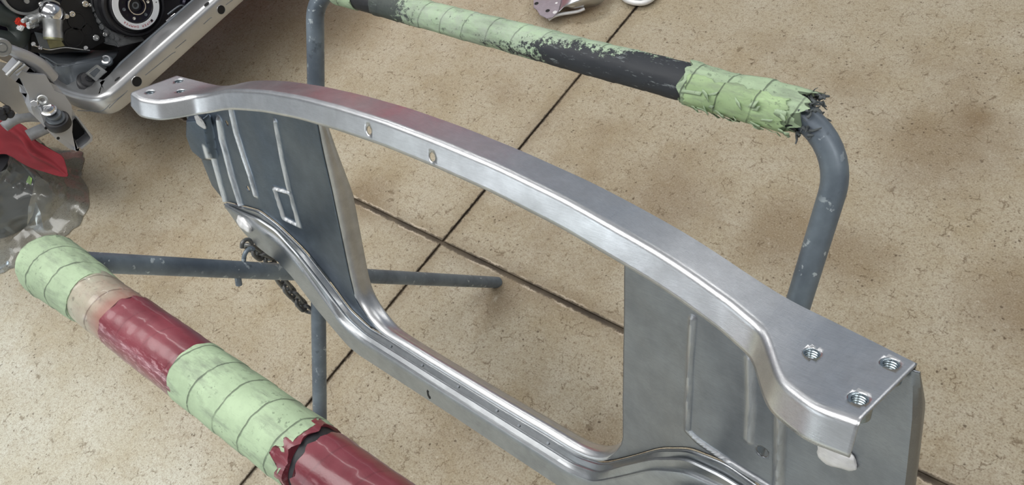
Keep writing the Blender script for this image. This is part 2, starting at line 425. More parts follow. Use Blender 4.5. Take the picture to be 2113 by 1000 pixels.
M['black'] = plain('black_composite_cover', srgb(22, 22, 24), 0.5, 0, 0.3, 40)
M['rubber'] = plain('black_rubber', srgb(30, 30, 34), 0.45, 0, 0.2, 40)
M['navy'] = plain('dark_anodised_metal', srgb(34, 32, 46), 0.3, 0.6, 0.2, 40)
M['chrome'] = plain('polished_alloy', (0.80, 0.80, 0.81), 0.13, 1.0, 0.08, 20)
M['bolt'] = plain('bright_bolt_steel', (0.75, 0.75, 0.74), 0.25, 1.0, 0.1, 60)
M['white'] = plain('white_ring_paint', srgb(222, 224, 226), 0.4, 0, 0.06, 30)
M['letter'] = plain('red_letter_paint', srgb(168, 62, 70), 0.5, 0, 0.05)
M['ink'] = plain('black_mark_paint', srgb(25, 25, 28), 0.5, 0, 0.05)
M['conn'] = plain('red_plastic', srgb(190, 52, 36), 0.4, 0, 0.1)
M['hole'] = plain('painted_hole_dark', srgb(12, 12, 13), 0.7, 0, 0.1)  # flat black standing in for the unlit inside of holes
M['olive'] = plain('tarnished_neck_lip', srgb(140, 140, 110), 0.35, 0.7, 0.2, 60)
M['cloth'] = plain('red_cloth', srgb(128, 33, 42), 0.85, 0, 0.22, 12, bump=0.5, bscale=400)
M['dark'] = plain('dark_green_plastic', srgb(52, 60, 58), 0.5, 0, 0.3, 8)
M['leaf'] = plain('bright_green_tape_scrap', srgb(150, 196, 96), 0.6, 0, 0.15, 30)
def mat_film():
    a = N('clear_plastic_film'); o = a.obj()
    tr = a.add('ShaderNodeBsdfTransparent', {'Color': (0.86, 0.88, 0.87, 1)})
    gl = a.add('ShaderNodeBsdfGlossy', {'Color': (0.9, 0.92, 0.92, 1), 'Roughness': 0.16})
    df = a.add('ShaderNodeBsdfDiffuse', {'Color': (0.55, 0.57, 0.56, 1)})
    fr = a.add('ShaderNodeFresnel', {'IOR': 1.5})
    m1 = a.add('ShaderNodeMixShader', {0: 0.14, 1: tr, 2: df})
    m2 = a.add('ShaderNodeMixShader', {0: a.math('ADD', a.math('MULTIPLY', fr, 0.8), 0.03), 1: m1, 2: gl})
    a.t.links.new(m2.outputs[0], a.out.inputs[0])
    return a.m
M['film'] = mat_film()

# ------------------------------------------------------------------ setting: floor
def make_floor():
    bm = bmesh.new()
    cs, sn = math.cos(JPHI), math.sin(JPHI)
    def W(a, b, z): return (JX+a*cs-b*sn, JY+a*sn+b*cs, z)
    ha, hb, dep = 0.0035, 0.0055, -0.007
    ga = [-7, -ha, -ha, ha, ha, 7]; za = [0, 0, 1, 1, 0, 0]
    gb = [-6, -hb, -hb, hb, hb, 7]; zb = [0, 0, 1, 1, 0, 0]
    vs = [[bm.verts.new(W(a, b, dep if (za[i] or zb[j]) else 0.0)) for j, b in enumerate(gb)] for i, a in enumerate(ga)]
    for i in range(5):
        for j in range(5): bm.faces.new((vs[i][j], vs[i+1][j], vs[i+1][j+1], vs[i][j+1]))
    o = obj('floor', bm, M['floor'], smooth=0); o['kind'] = 'structure'
make_floor()
M['wall'] = plain('painted_shop_wall', srgb(140, 141, 144), 0.8, 0, 0.06, 2)
def wall(name, pts, d):
    bm = bmesh.new(); extrude(bm, pts, d); o = obj(name, bm, M['wall'], smooth=0); o['kind'] = 'structure'
wall('wall_back', [(-6.5, 6.0, 0), (5, 6.0, 0), (5, 6.0, 3.6), (-6.5, 6.0, 3.6)], (0, .1, 0))
wall('wall_left', [(-6.5, -2.6, 0), (-6.5, 6.0, 0), (-6.5, 6.0, 3.6), (-6.5, -2.6, 3.6)], (-.1, 0, 0))
wall('wall_right', [(5, -2.6, 0), (5, 6.0, 0), (5, 6.0, 3.6), (5, -2.6, 3.6)], (.1, 0, 0))
wall('unseen_door_header', [(-6.5, -2.6, 2.12), (5, -2.6, 2.12), (5, -2.6, 3.6), (-6.5, -2.6, 3.6)], (0, -.1, 0))  # unseen door header, its height set to cut the daylight's edge on the floor

# ------------------------------------------------------------------ radiator support panel
PM = np.array([[0.9932581, 0.08504802, -0.07877296], [-0.0475866, 0.91876441, 0.3919279], [0.10570649, -0.38553702, 0.91661734]])
U_, W_, N_ = PM.T
U_ = U_/np.linalg.norm(U_); W_ = W_-U_*(W_@U_); W_ /= np.linalg.norm(W_); N_ = np.cross(U_, W_)
Rcam = np.array([R2, D2, f_])
PSC = 0.942
PO = CAMP + Rcam.T @ np.array([-0.2058, -0.0628, 1.0])
PW = CAMP+(PO-CAMP)*PSC
PMAT = Matrix(((U_[0], W_[0], N_[0], PW[0]), (U_[1], W_[1], N_[1], PW[1]), (U_[2], W_[2], N_[2], PW[2]), (0, 0, 0, 1))) @ Matrix.Diagonal((PSC, PSC, PSC, 1))
def panel_ray(px, py):
    d = ray(px, py)
    return np.array([U_@(CAMP-PO), W_@(CAMP-PO), N_@(CAMP-PO)]), np.array([U_@d, W_@d, N_@d])
def on_surf(px, py, wf):
    """(u, v, w) where the line of sight meets the sheet w = wf(u, v)"""
    o, d = panel_ray(px, py); w = 0.1
    for _ in range(80):
        t = (w-o[1])/d[1]; q = o+d*t
        w = 0.6*w+0.4*float(wf(q[0], q[2]))
    return float(q[0]), float(q[2]), float(w)
def on_top(px, py):
    o, d = panel_ray(px, py); v = 0.0
    for _ in range(60):
        t = (v-o[2])/d[2]; q = o+d*t; v = 0.6*v+0.4*float(f_top(q[0]))
    return float(q[0]), float(q[1])
_au = np.linspace(0, 0.75, 751)
def curve(kn, val, sm=0.012):
    y = np.interp(_au, kn, val)
    full = np.concatenate([y[::-1], y[1:]])
    k = np.exp(-0.5*(np.arange(-40, 41)*0.001/sm)**2); k /= k.sum()
    full = np.convolve(np.pad(full, 40, mode='edge'), k, mode='valid')
    y2 = full[750:]
    return lambda u: np.interp(np.abs(u), _au, y2)
K = [0, .1, .2, .3, .36, .42, .46, .5, .54, .58, .62, .66, .70]
f_top = curve(K, [.079, .0765, .070, .058, .048, .036, .025, .012, .003, -.001, .002, .007, .010], .016)
f_wF = curve(K, [.064, .064, .065, .066, .065, .066, .066, .065, .056, .008, -.008, -.007, -.007], .007)
f_wB = curve(K, [.113, .113, .113, .115, .115, .115, .115, .115, .113, .112, .102, .089, .080], .012)
f_lip = curve([0, .70], [.0335, .0335], .01)
KL = [0, .1, .2, .25, .3, .35, .4, .45, .5, .57, .64, .70]
f_R1w = curve(KL, [.107, .107, .107, .107, .105, .102, .099, .095, .090, .090, .092, .092], .012)
f_R1v = curve(KL, [-.434, -.434, -.434, -.435, -.420, -.370, -.318, -.284, -.271, -.262, -.264, -.264], .009)
f_R2w = curve(KL, [.120, .120, .120, .120, .118, .111, .105, .098, .092, .092, .094, .094], .012)
f_R2v = curve(KL, [-.430, -.430, -.430, -.430, -.4125, -.3545, -.302, -.262, -.250, -.257, -.263, -.264], .009)
f_CRw = curve(KL, [.130, .130, .131, .130, .128, .124, .115, .101, .096, .096, .096, .096], .012)
f_CRv = curve(KL, [-.422, -.422, -.421, -.421, -.403, -.352, -.295, -.250, -.235, -.248, -.262, -.264], .009)
f_BTv = curve([0, .26, .297, .345, .386, .433, .468, .538, .593, .633, .70], [-.481, -.483, -.475, -.441, -.410, -.364, -.340, -.328, -.305, -.272, -.270], .009)
def f_webtop_w(u): return np.minimum(f_wB(u)-.004, .111)
def f_web(u, v):
    vb = f_CRv(u); vt = f_top(u)
    t = np.clip((v-vb)/(vt-vb), -.1, 1.1)
    wb = f_CRw(u)+.006
    return wb+(f_webtop_w(u)-wb)*t

def punch(bm, centers, r, uv):
    """cut round holes: remove faces inside, pull the ring of vertices on to the circle"""
    for (cu, cv) in centers:
        kill = []
        for f in bm.faces:
            c = f.calc_center_median(); q = uv(c)
            if abs(q[0]-cu) < r*1.05 and abs(q[1]-cv) < r*1.05 and math.hypot(q[0]-cu, q[1]-cv) < r: kill.append(f)
        vs = {v for f in kill for v in f.verts}
        bmesh.ops.delete(bm, geom=kill, context='FACES')
        for v in vs:
            if v.is_valid and v.link_faces:
                q = uv(v.co); a, b = q[0]-cu, q[1]-cv; L = math.hypot(a, b) or 1
                yield v, (cu+a/L*r, cv+b/L*r)
def solid(o, t, off=0.0):
    m = o.modifiers.new('sheet_thickness', 'SOLIDIFY'); m.thickness = t; m.offset = off
    return o

panel = thing('radiator_support_panel', 'brushed bare steel radiator support panel with arched top rail, resting in the padded stand', 'car panel', Vector(PW))

INS = {}
def make_top_rail():
    # front edge sampled evenly along its length
    u = np.linspace(-.655, .655, 4001); w = f_wF(u)
    s = np.concatenate([[0], np.cumsum(np.hypot(np.diff(u), np.diff(w)))])
    n = 460; si = np.linspace(0, s[-1], n); ui = np.interp(si, s, u); wi = f_wF(ui)
    du = np.gradient(ui); dw = np.gradient(wi); L = np.hypot(du, dw); nx, nw = -dw/L, du/L   # points backwards (+w)
    r = .0075
    bm = bmesh.new(); cols = []
    back_u = np.interp(np.linspace(0, 1, n), np.linspace(0, 1, n), ui)
    kb = np.exp(-0.5*(np.arange(-30, 31)/12.0)**2); kb /= kb.sum()
    back_u = np.convolve(np.pad(back_u, 30, mode='reflect', reflect_type='odd'), kb, mode='valid')
    back_u = -0.664+(back_u-back_u[0])*(1.329/(back_u[-1]-back_u[0]))
    NB = 22
    for i in range(n):
        c = []
        v0 = float(f_top(ui[i])); vb = float(f_top(back_u[i])); h = float(f_lip(ui[i]))
        if ui[i] < 0:      # the left lip end is trimmed to a rounded corner
            k = max(0.0, (-.625-ui[i])/.03); h *= 1-0.30*min(1, k)**1.6
        fu, fw = ui[i]+nx[i]*r, wi[i]+nw[i]*r
        bu, bw = back_u[i], float(f_wB(back_u[i]))
        c.append(bm.verts.new((bu, bw, vb-.010)))
        for k in range(NB+1):
            t = k/NB
            c.append(bm.verts.new((bu+(fu-bu)*t, bw+(fw-bw)*t, vb+(v0-vb)*t)))
        for k in range(1, 6):
            a = math.pi/2*k/5
            c.append(bm.verts.new((fu-nx[i]*r*math.sin(a), fw-nw[i]*r*math.sin(a), v0-r*(1-math.cos(a)))))
        for k in range(1, 7):
            c.append(bm.verts.new((ui[i]-nx[i]*.005*k/6, wi[i]-nw[i]*.005*k/6, v0-r-(h-r)*k/6)))
        cols.append(c)
    for A, B in zip(cols, cols[1:]):
        for k in range(len(A)-1): bm.faces.new((A[k], A[k+1], B[k+1], B[k]))
    # bolt holes in the two end plates
    hs = [on_top(*p) for p in ((309, 190), (368, 167), (372, 188), (1773, 822), (1838, 750), (1675, 728))]
    INS['h'] = hs
    for v, q in list(punch(bm, hs, .0075, lambda c: (c[0], c[1]) if True else None)):
        if abs(v.co.z-float(f_top(v.co.x))) < .012: v.co.x, v.co.y = q; v.co.z = float(f_top(q[0]))
    # two drain holes in the front lip
    lips = []
    for p in ((764, 268), (895, 322)):
        q = on_surf(p[0], p[1], lambda u, v: f_wF(u)); lips.append((q[0], q[1]))
    for v, q in list(punch(bm, lips, .0058, lambda c: (c[0], c[2]) if c[1] < float(f_wF(c[0]))+.004 else (9, 9))):
        v.co.x, v.co.z = q
    o = obj('top_rail', bm, M['steel'], panel, 35, PMAT)
    solid(o, .0016, -1)
    return o
make_top_rail()
def make_inserts():
    for (u, w) in INS['h']:
        v = float(f_top(u)); bm = bmesh.new()
        prof = [(-.016, .0068)]
        for k in range(6):
            z = -.0155+k*.0026; prof += [(z, .0070), (z+.0008, .0062), (z+.0018, .0062)]
        prof += [(-.0004, .0074), (-.0004, .0085), (-.0030, .0115), (-.016, .0115), (-.016, .0068)]
        lathe(bm, (u, w, v), (0, 0, 1), prof, 28, caps=False)
        obj('threaded_insert', bm, M['zinc'], panel, 30, PMAT)
make_inserts()

def beads_left():
    s = lambda pts: [on_surf(x, y, f_web)[:2] for x, y in pts]
    return [(s([(455, 247), (460, 285), (466, 306), (481, 363), (497, 418), (509, 445)]), .010, .007),
            (s([(479, 222), (489, 272), (505, 324), (518, 360), (529, 400)]), .008, .006),
            (s([(570, 250), (577, 290), (583, 324), (598, 389)]), .006, .0045),
            (s([(568.5, 388), (588, 449), (619, 465), (601, 397), (568.5, 388)]), .0042, .005),
            (s([(436, 300), (452, 360), (468, 420)]), .008, .006)], s([(470, 253), (513, 388)])
def beads_right():
    s = lambda pts: [on_surf(x, y, f_web)[:2] for x, y in pts]
    return [(s([(1431, 655), (1425, 750), (1420, 885), (1440, 905), (1480, 933), (1560, 985), (1600, 1010)]), .0045, .0035),
            (s([(1548, 740), (1551, 830), (1547, 905)]), .006, .003),
            (s([(1613, 860), (1607, 1000), (1604, 1060)]), .006, .005)], s([(1574, 930)])
EDGE = {}
PADS = [([on_surf(x, y, f_web)[:2] for x, y in ((393, 238), (434, 236), (441, 268), (450, 326), (432, 330), (410, 312), (393, 288))], .013)]
def make_web(side):
    wall_px = ([(654, 250), (662, 290), (671, 332), (686, 400), (697, 450), (706, 492), (722, 570), (732, 611), (745, 634), (759, 655), (783, 682), (797, 697)]
               if side < 0 else [(1290, 540), (1289, 620), (1288, 700), (1286, 823), (1287, 898), (1283, 916), (1272, 931), (1256, 943), (1244, 952)])
    pts = [on_surf(x, y, f_web) for x, y in wall_px]
    tt = [((v-float(f_CRv(u)))/(float(f_top(u))-float(f_CRv(u))), abs(u)) for u, v, w in pts]
    tt.sort(); tk = np.array([t for t, u in tt]); uk = np.array([u for t, u in tt])
    o_t = np.array([0, .1, .35, .6, .8, 1.0]); o_u = np.array([.655, .684, .683, .677, .672, .664])
    beads, holes = beads_left() if side < 0 else beads_right()
    nu, nt = 150, 150
    bm = bmesh.new(); g = []; shine = []; lay = bm.verts.layers.float.new('ground_streak'); pads = PADS if side < 0 else []
    for j in range(nt+1):
        t = j/nt; row = []; srow = []
        ui = float(np.interp(t, tk, uk)); uo = float(np.interp(t, o_t, o_u))
        for i in range(nu+1):
            au = ui+(uo-ui)*i/nu; u = side*au
            vb, vt = float(f_CRv(u)), float(f_top(u))-.004
            v = vb+(vt-vb)*t
            w = float(f_web(u, v))
            lift = 0.0; sh = 0.0
            for poly, half, h in beads:
                dmin = 9
                for (a0, b0), (a1, b1) in zip(poly, poly[1:]):
                    ex, ey = a1-a0, b1-b0; L2 = ex*ex+ey*ey+1e-12
                    k = max(0, min(1, ((u-a0)*ex+(v-b0)*ey)/L2))
                    dd = math.hypot(u-a0-ex*k, v-b0-ey*k)
                    if dd < dmin: dmin = dd
                if dmin < half*2.6:
                    e = math.exp(-(dmin/half)**2*2.2); lift = max(lift, h*e); sh = max(sh, math.exp(-(dmin/half)**2*1.1))
            for poly, h in pads:
                ins = False; dm = 9
                for q in range(len(poly)):
                    (x0, y0), (x1, y1) = poly[q-1], poly[q]
                    if (y0 > v) != (y1 > v) and u < (x1-x0)*(v-y0)/(y1-y0)+x0: ins = not ins
                    ex, ey = x1-x0, y1-y0; k = max(0, min(1, ((u-x0)*ex+(v-y0)*ey)/(ex*ex+ey*ey+1e-12)))
                    dm = min(dm, math.hypot(u-x0-ex*k, v-y0-ey*k))
                if ins: lift = max(lift, h*min(1.0, dm/.007))
            srow.append(sh)
            # shallow hammered waviness of hand-finished sheet
            wav = mnoise.noise(Vector((u*11, v*11, 2.0)))*.0014+mnoise.noise(Vector((u*30, v*30, 5.0)))*.0004
            row.append(bm.verts.new((u, w-lift+wav, v)))
        g.append(row); shine.append(srow)
    for j in range(nt):
        for i in range(nu):
            bm.faces.new((g[j][i], g[j][i+1], g[j+1][i+1], g[j+1][i]))
            g[j][i][lay] = shine[j][i]
    rr = .0052 if side < 0 else .0068
    for v, q in list(punch(bm, holes, rr, lambda c: (c[0], c[2]))):
        v.co.x, v.co.z = q
    # return flange round the opening and down the outer edge
    def flange(col, depth, du):
        prev = None
        for j in range(nt+1):
            p = g[j][col].co
            ring = [g[j][col]]
            for k in range(1, 5):
                a = k/4
                ring.append(bm.verts.new((p.x+du*side*min(1, a*2), p.y+depth*a*min(1.0, (1.0-j/nt)*6), p.z)))
            if prev:
                for k in range(4): bm.faces.new((prev[k], prev[k+1], ring[k+1], ring[k]))
            prev = ring
    EDGE[side] = [g[j][0].co.copy() for j in range(nt+1)]
    flange(nu, .016, .004)
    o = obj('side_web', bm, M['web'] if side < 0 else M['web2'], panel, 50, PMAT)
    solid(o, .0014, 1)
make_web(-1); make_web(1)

def make_lower_rail():
    n = 360; us = np.linspace(-.636, .636, n); bm = bmesh.new(); cols = []
    for u in us:
        a = abs(u); c = []
        w1, v1 = float(f_R1w(u)), float(f_R1v(u)); w2, v2 = float(f_R2w(u)), float(f_R2v(u)); w3, v3 = float(f_CRw(u)), float(f_CRv(u))
        vb = min(float(f_BTv(u)), v1-.003)
        r = .004
        prof = [(w1+.030, vb), (w1+.004, vb), (w1, vb+.003)]
        m = 5
        for k in range(1, m): prof.append((w1, vb+.003+(v1-r-vb-.003)*k/m))
        prof += [(w1, v1-r), (w1+r*.3, v1-r*.3), (w1+r, v1)]
        # ledge dips a little, second bead, then the step up to the web
        wm, vm = (w1+w2)/2, (v1+v2)/2-.0015
        prof += [(w1+(wm-w1)*.6+r*.4, v1+(vm-v1)*.7), (wm, vm), (w2-.003, v2-.0005), (w2-.001, v2+.0012), (w2+.001, v2+.0012), (w2+.003, v2-.0005), (w3-.002, v3-.002), (w3+.001, v3-.002), (w3+.002, v3)]
        for q in prof: c.append(bm.verts.new((u, q[0], q[1])))
        cols.append(c)
    for A, B in zip(cols, cols[1:]):
        for k in range(len(A)-1): bm.faces.new((A[k], A[k+1], B[k+1], B[k]))
    # slotted hole in the front face
    q = on_surf(884, 813, lambda u, v: f_R1w(u))
    o = obj('lower_rail', bm, M['rail'], panel, 30, PMAT)
    solid(o, .0015, -1)
    bm = bmesh.new()
    pts = [(q[0]-.001, q[1]+.010), (q[0]-.003, q[1]+.006), (q[0]-.003, q[1]-.004), (q[0]+.001, q[1]-.010), (q[0]+.0045, q[1]-.008), (q[0]+.0045, q[1]-.003), (q[0]+.0015, q[1]-.002), (q[0]+.001, q[1]+.004), (q[0]+.003, q[1]+.008)]
    wq = float(f_R1w(q[0]))
    extrude(bm, [(a, wq-.0005, b) for a, b in pts], (0, .0012, 0))
    s = obj('punched_slot', bm, M['hole'], panel, 0, PMAT); s['label'] = 'black punched slot'
make_lower_rail()
def make_sill():
    """return flange running right round the opening below the top rail"""
    L = EDGE[-1][::-1]; R_ = EDGE[1]
    mid = [Vector((u, float(f_CRw(u))+.002, float(f_CRv(u))+.001)) for u in np.linspace(L[-1].x+.012, R_[0].x-.012, 120)]
    P = [(p, 0.0) for p in L[:-1]]+[(p, 1.0) for p in mid]+[(p, 0.0) for p in R_[1:]]
    # even spacing, then smooth so the corners run round
    pts = [p for p, k in P]; ks = [k for p, k in P]
    d = [0.0]
    for a_, b_ in zip(pts, pts[1:]): d.append(d[-1]+(b_-a_).length)
    n = 420; ss = np.linspace(0, d[-1], n)
    arr = np.array([[p.x, p.y, p.z] for p in pts]); ar = np.stack([np.interp(ss, d, arr[:, i]) for i in range(3)], 1); kk = np.interp(ss, d, ks)
    kern = np.exp(-0.5*(np.arange(-14, 15)/5.0)**2); kern /= kern.sum()
    sm = np.stack([np.convolve(np.pad(ar[:, i], 14, mode='reflect', reflect_type='odd'), kern, mode='valid') for i in range(3)], 1)
    k2 = np.exp(-0.5*(np.arange(-30, 31)/12.0)**2); k2 /= k2.sum(); kk = np.convolve(np.pad(kk, 30, mode='edge'), k2, mode='valid')
    bm = bmesh.new(); cols = []
    for i in range(n):
        t = sm[min(i+1, n-1)]-sm[max(i-1, 0)]; L_ = math.hypot(t[0], t[2]); nx, nv = -t[2]/L_, t[0]/L_     # towards the opening
        q = kk[i]; top = min(1.0, 6*min(i, n-1-i)/n+.15)
        prof = [(-.003, -.001), (.003*q, .003), (.006*q+.0015, .008), (.006*q+.0025, .014), (.001*q+.0025, .019), (-.002*q+.0025, .023), (-.004*q+.003, .028), (-.007*q+.004, .033), (-.014*q+.004, .036), (-.024*q+.004, .0365)]
        cols.append([bm.verts.new((sm[i][0]+nx*a_, sm[i][1]+b_*top, sm[i][2]+nv*a_)) for a_, b_ in prof])
    for A, B in zip(cols, cols[1:]):
        for k in range(len(A)-1): bm.faces.new((A[k], A[k+1], B[k+1], B[k]))
    o = obj('opening_flange', bm, M['steel'], panel, 60, PMAT); solid(o, .0014, -1)
    for k, (x, y) in enumerate([(811, 713), (876, 752), (950, 796), (1030, 845), (1075, 876), (1135, 912)]):
        q = on_surf(x, y, lambda u, v: f_R2w(u)-.003)
        bm = bmesh.new(); cyl(bm, (q[0], q[2]-.003, q[1]), (0, -.6, .8), .0022, .004, 12)
        obj('spot_weld', bm, M['castd'], panel, 30, PMAT)
make_sill()
def blob(name, c, s, mat, seed, rot=0.0):
    bm = bmesh.new(); bmesh.ops.create_icosphere(bm, subdivisions=4, radius=1.0)
    for v in bm.verts:
        k = 1+.22*mnoise.noise(v.co*1.6+Vector((seed, 0, 0)))+.04*mnoise.noise(v.co*4+Vector((0, seed, 0)))
        p = Vector((v.co.x*s[0], v.co.y*s[1], v.co.z*s[2]))*k
        p.rotate(Matrix.Rotation(rot, 3, 'Y')); v.co = p+Vector(c)
    return obj(name, bm, mat, panel, 60, PMAT)
q = on_surf(515, 450, f_web); blob('weld_patch', (q[0], q[2]-.014, q[1]-.006), (.023, .009, .014), M['weld'], 1.0, .3)['label'] = 'bright ground weld'
q = on_surf(1730, 934, f_web); blob('weld_patch', (q[0], q[2]-.006, q[1]), (.021, .006, .013), M['weld'], 3.0, -.2)['label'] = 'bright ground weld'
q = on_surf(414, 251, lambda u, v: .088); blob('weld_patch', (q[0], q[2]-.001, q[1]), (.019, .004, .012), M['weld'], 6.0, .25)['label'] = 'bright ground top of the ear'

# ------------------------------------------------------------------ padded X-leg stand
YN, YF, HB = 0.0165, 0.6425, 1.0075
F1Y, F2Y = -0.0241, 0.6907
XL, XR = -1.1146, -0.1857
XL2, XR2 = XL+.0335, XR-.0335
RP = 0.0159
stand = thing('panel_stand', 'grey steel pipe X-leg stand with two bars padded in green and red tape', 'stand', ((XL+XR)/2, (YN+YF)/2, 0))
def leg_frame(xa, xb, ybar, yfoot, name):
    a = Vector((xa, yfoot, 0)); A = Vector((xa, ybar, HB)); B = Vector((xb, ybar, HB)); b = Vector((xb, yfoot, 0))
    p = arc_corner(a, A, B, .060 if name == 'far' else .045, 12)[:-1]+arc_corner(A, B, b, .085 if name == 'far' else .045, 14)[1:]
    q = []
    for s, e in zip(p, p[1:]):
        m = max(1, int((e-s).length/.05)); q += [s.lerp(e, k/m) for k in range(m)]
    q.append(p[-1])
    bm = bmesh.new(); pipe(bm, q, RP, .003, 20)
    return obj('pipe_frame', bm, M['pipe'], stand, 60)
leg_frame(XL, XR, YF, F1Y, 'far')
leg_frame(XL2, XR2, YN, F2Y, 'near')
def pad_mesh(x0, x1, r, ends=(0, 0), step=.0, pitch=.046, wob=.0012, seed=0.0, cap=True, ragged=(0, 0), n=64):
    """sleeve along x, centred on its own origin line (local y, z)"""
    m = max(6, int(abs(x1-x0)/.004)); bm = bmesh.new(); rings = []
    rf = r if callable(r) else (lambda x: r)
    for i in range(m+1):
        t = i/m; x = x0+(x1-x0)*t; ring = []
        for k in range(n):
            a = 2*math.pi*k/n
            rr = rf(x)+wob*mnoise.noise(Vector((x*14+seed, math.cos(a)*1.2, math.sin(a)*1.2)))+.4*wob*mnoise.noise(Vector((x*60+seed, math.cos(a)*4, math.sin(a)*4)))
            ph = x/pitch+a/(2*math.pi)+.2*mnoise.noise(Vector((x*6+seed, math.cos(a), math.sin(a))))
            rr += step*(ph-math.floor(ph))
            if ends[0]: rr *= math.sqrt(max(0.0, 1-max(0, 1-(x-x0)/ends[0])**2*.82))
            if ends[1]: rr *= math.sqrt(max(0.0, 1-max(0, 1-(x1-x)/ends[1])**2*.82))
            xx = x
            if ragged[0] and i < 4: xx += ragged[0]*(1-i/4)*mnoise.noise(Vector((math.cos(a)*3+seed, math.sin(a)*3, 1.0)))
            if ragged[1] and i > m-4: xx += ragged[1]*((i-m+4)/4)*(mnoise.noise(Vector((math.cos(a)*3+seed, math.sin(a)*3, 7.0)))+.3*mnoise.noise(Vector((math.cos(a)*8+seed, math.sin(a)*8, 3.0))))
            ring.append(bm.verts.new((xx, math.cos(a)*rr, math.sin(a)*rr)))
        rings.append(ring)
    for A, B in zip(rings, rings[1:]):
        for k in range(n): bm.faces.new((A[k], A[(k+1) % n], B[(k+1) % n], B[k]))
    if cap:
        bm.faces.new(rings[0][::-1]); bm.faces.new(rings[-1])
    return bm
TN = Matrix.Translation((0, YN, HB)); TF = Matrix.Translation((0, YF, HB))
RN = .0345
pad_n = obj('foam_pad', pad_mesh(-1.070, -.24, RN, ends=(.02, .02)), M['foam'], stand, 60, TN)
pad_n['label'] = 'black foam sleeve of the near bar'
def rn_green(x): return RN+.0015+.0075*max(0, min(1, (-.925-x)/.11))
def sub(name, bm, mat, par, T, label=None, sm=60):
    o = obj(name, bm, mat, par, sm, T)
    if label: o['label'] = label
    return o
sub('masking_tape', pad_mesh(-1.088, -.935, rn_green, ends=(.030, 0), step=.0012, wob=.0022, seed=2), M['green'], pad_n, TN, 'light green masking tape at the rounded left end')
sub('masking_tape', pad_mesh(-.945, -.785, RN+.0016, step=.0011, seed=5, wob=.0008), M['soaked'], pad_n, TN, 'green tape stained pinkish')
sub('red_tape', pad_mesh(-.850, -.697, RN+.0033, step=.0004, seed=8, wob=.0008, ragged=(.012, .004)), M['red'], pad_n, TN, 'glossy dark red tape, middle band')
sub('masking_tape', pad_mesh(-.703, -.500, RN+.0038, step=.0011, seed=11, ragged=(.003, .006)), M['green'], pad_n, TN, 'light green masking tape, middle band')
sub('red_tape', pad_mesh(-.512, -.494, RN+.0040, step=.0003, seed=14, ragged=(.035, .010)), M['red'], pad_n, TN, 'torn edge of red tape')
sub('red_tape', pad_mesh(-.482, -.23, RN+.0022, step=.0004, seed=17, ends=(0, .02), ragged=(.008, 0)), M['red'], pad_n, TN, 'glossy dark red tape, right band')
def rfar(x): return .0212+.0035*max(0, min(1, (x+1.0)/.75))
pad_f = obj('foam_pad', pad_mesh(-1.05, -.243, lambda x: rfar(x)-.001, ends=(.01, 0), ragged=(0, .012), seed=21), M['foam'], stand, 60, TF)
pad_f['label'] = 'black foam sleeve of the far bar'
sub('masking_tape', pad_mesh(-1.055, -1.002, rfar, step=.0008, seed=23, ragged=(0, .004)), M['green'], pad_f, TF, 'short green band at the far left end')
sub('masking_tape', pad_mesh(-.958, -.375, rfar, step=.0008, seed=25, ragged=(.004, .010)), M['worn'], pad_f, TF, 'green tape scuffed through to black')
sub('masking_tape', pad_mesh(-.392, -.240, lambda x: rfar(x)+.0016+.001*math.sin(x*60), step=.0012, wob=.003, seed=29, ragged=(.008, .022)), M['green'], pad_f, TF, 'peeling light green tape at the torn right end')
def peel():
    """brighter strip of tape stuck over the lower front of the torn end"""
    bm = bmesh.new(); rows = []
    na, nx_ = 40, 60
    for i in range(nx_+1):
        t = i/nx_; row = []
        for k in range(na+1):
            s_ = k/na; a0, a1 = math.radians(108), math.radians(215)
            e0 = .22*mnoise.noise(Vector((t*5, 2, 0)))+.12*mnoise.noise(Vector((t*16, 5, 0)))
            a_ = (a0+e0)+(a1-a0-e0)*s_
            x = -.384+.128*t+(.010*mnoise.noise(Vector((s_*6, 9, 0)))+.006*mnoise.noise(Vector((s_*19, 3, 0))))*(1 if t > .5 else .5)
            rr = rfar(x)+.0042+.0016*mnoise.noise(Vector((x*40, a_*2, 4)))
            row.append(bm.verts.new((x, math.cos(a_)*rr, math.sin(a_)*rr)))
        rows.append(row)
    for A, B in zip(rows, rows[1:]):
        for k in range(na): bm.faces.new((A[k], A[k+1], B[k+1], B[k]))
    o = sub('masking_tape', bm, M['bright'], pad_f, TF, 'brighter yellow-green peeling tape'); solid(o, .0007, 0)
peel()
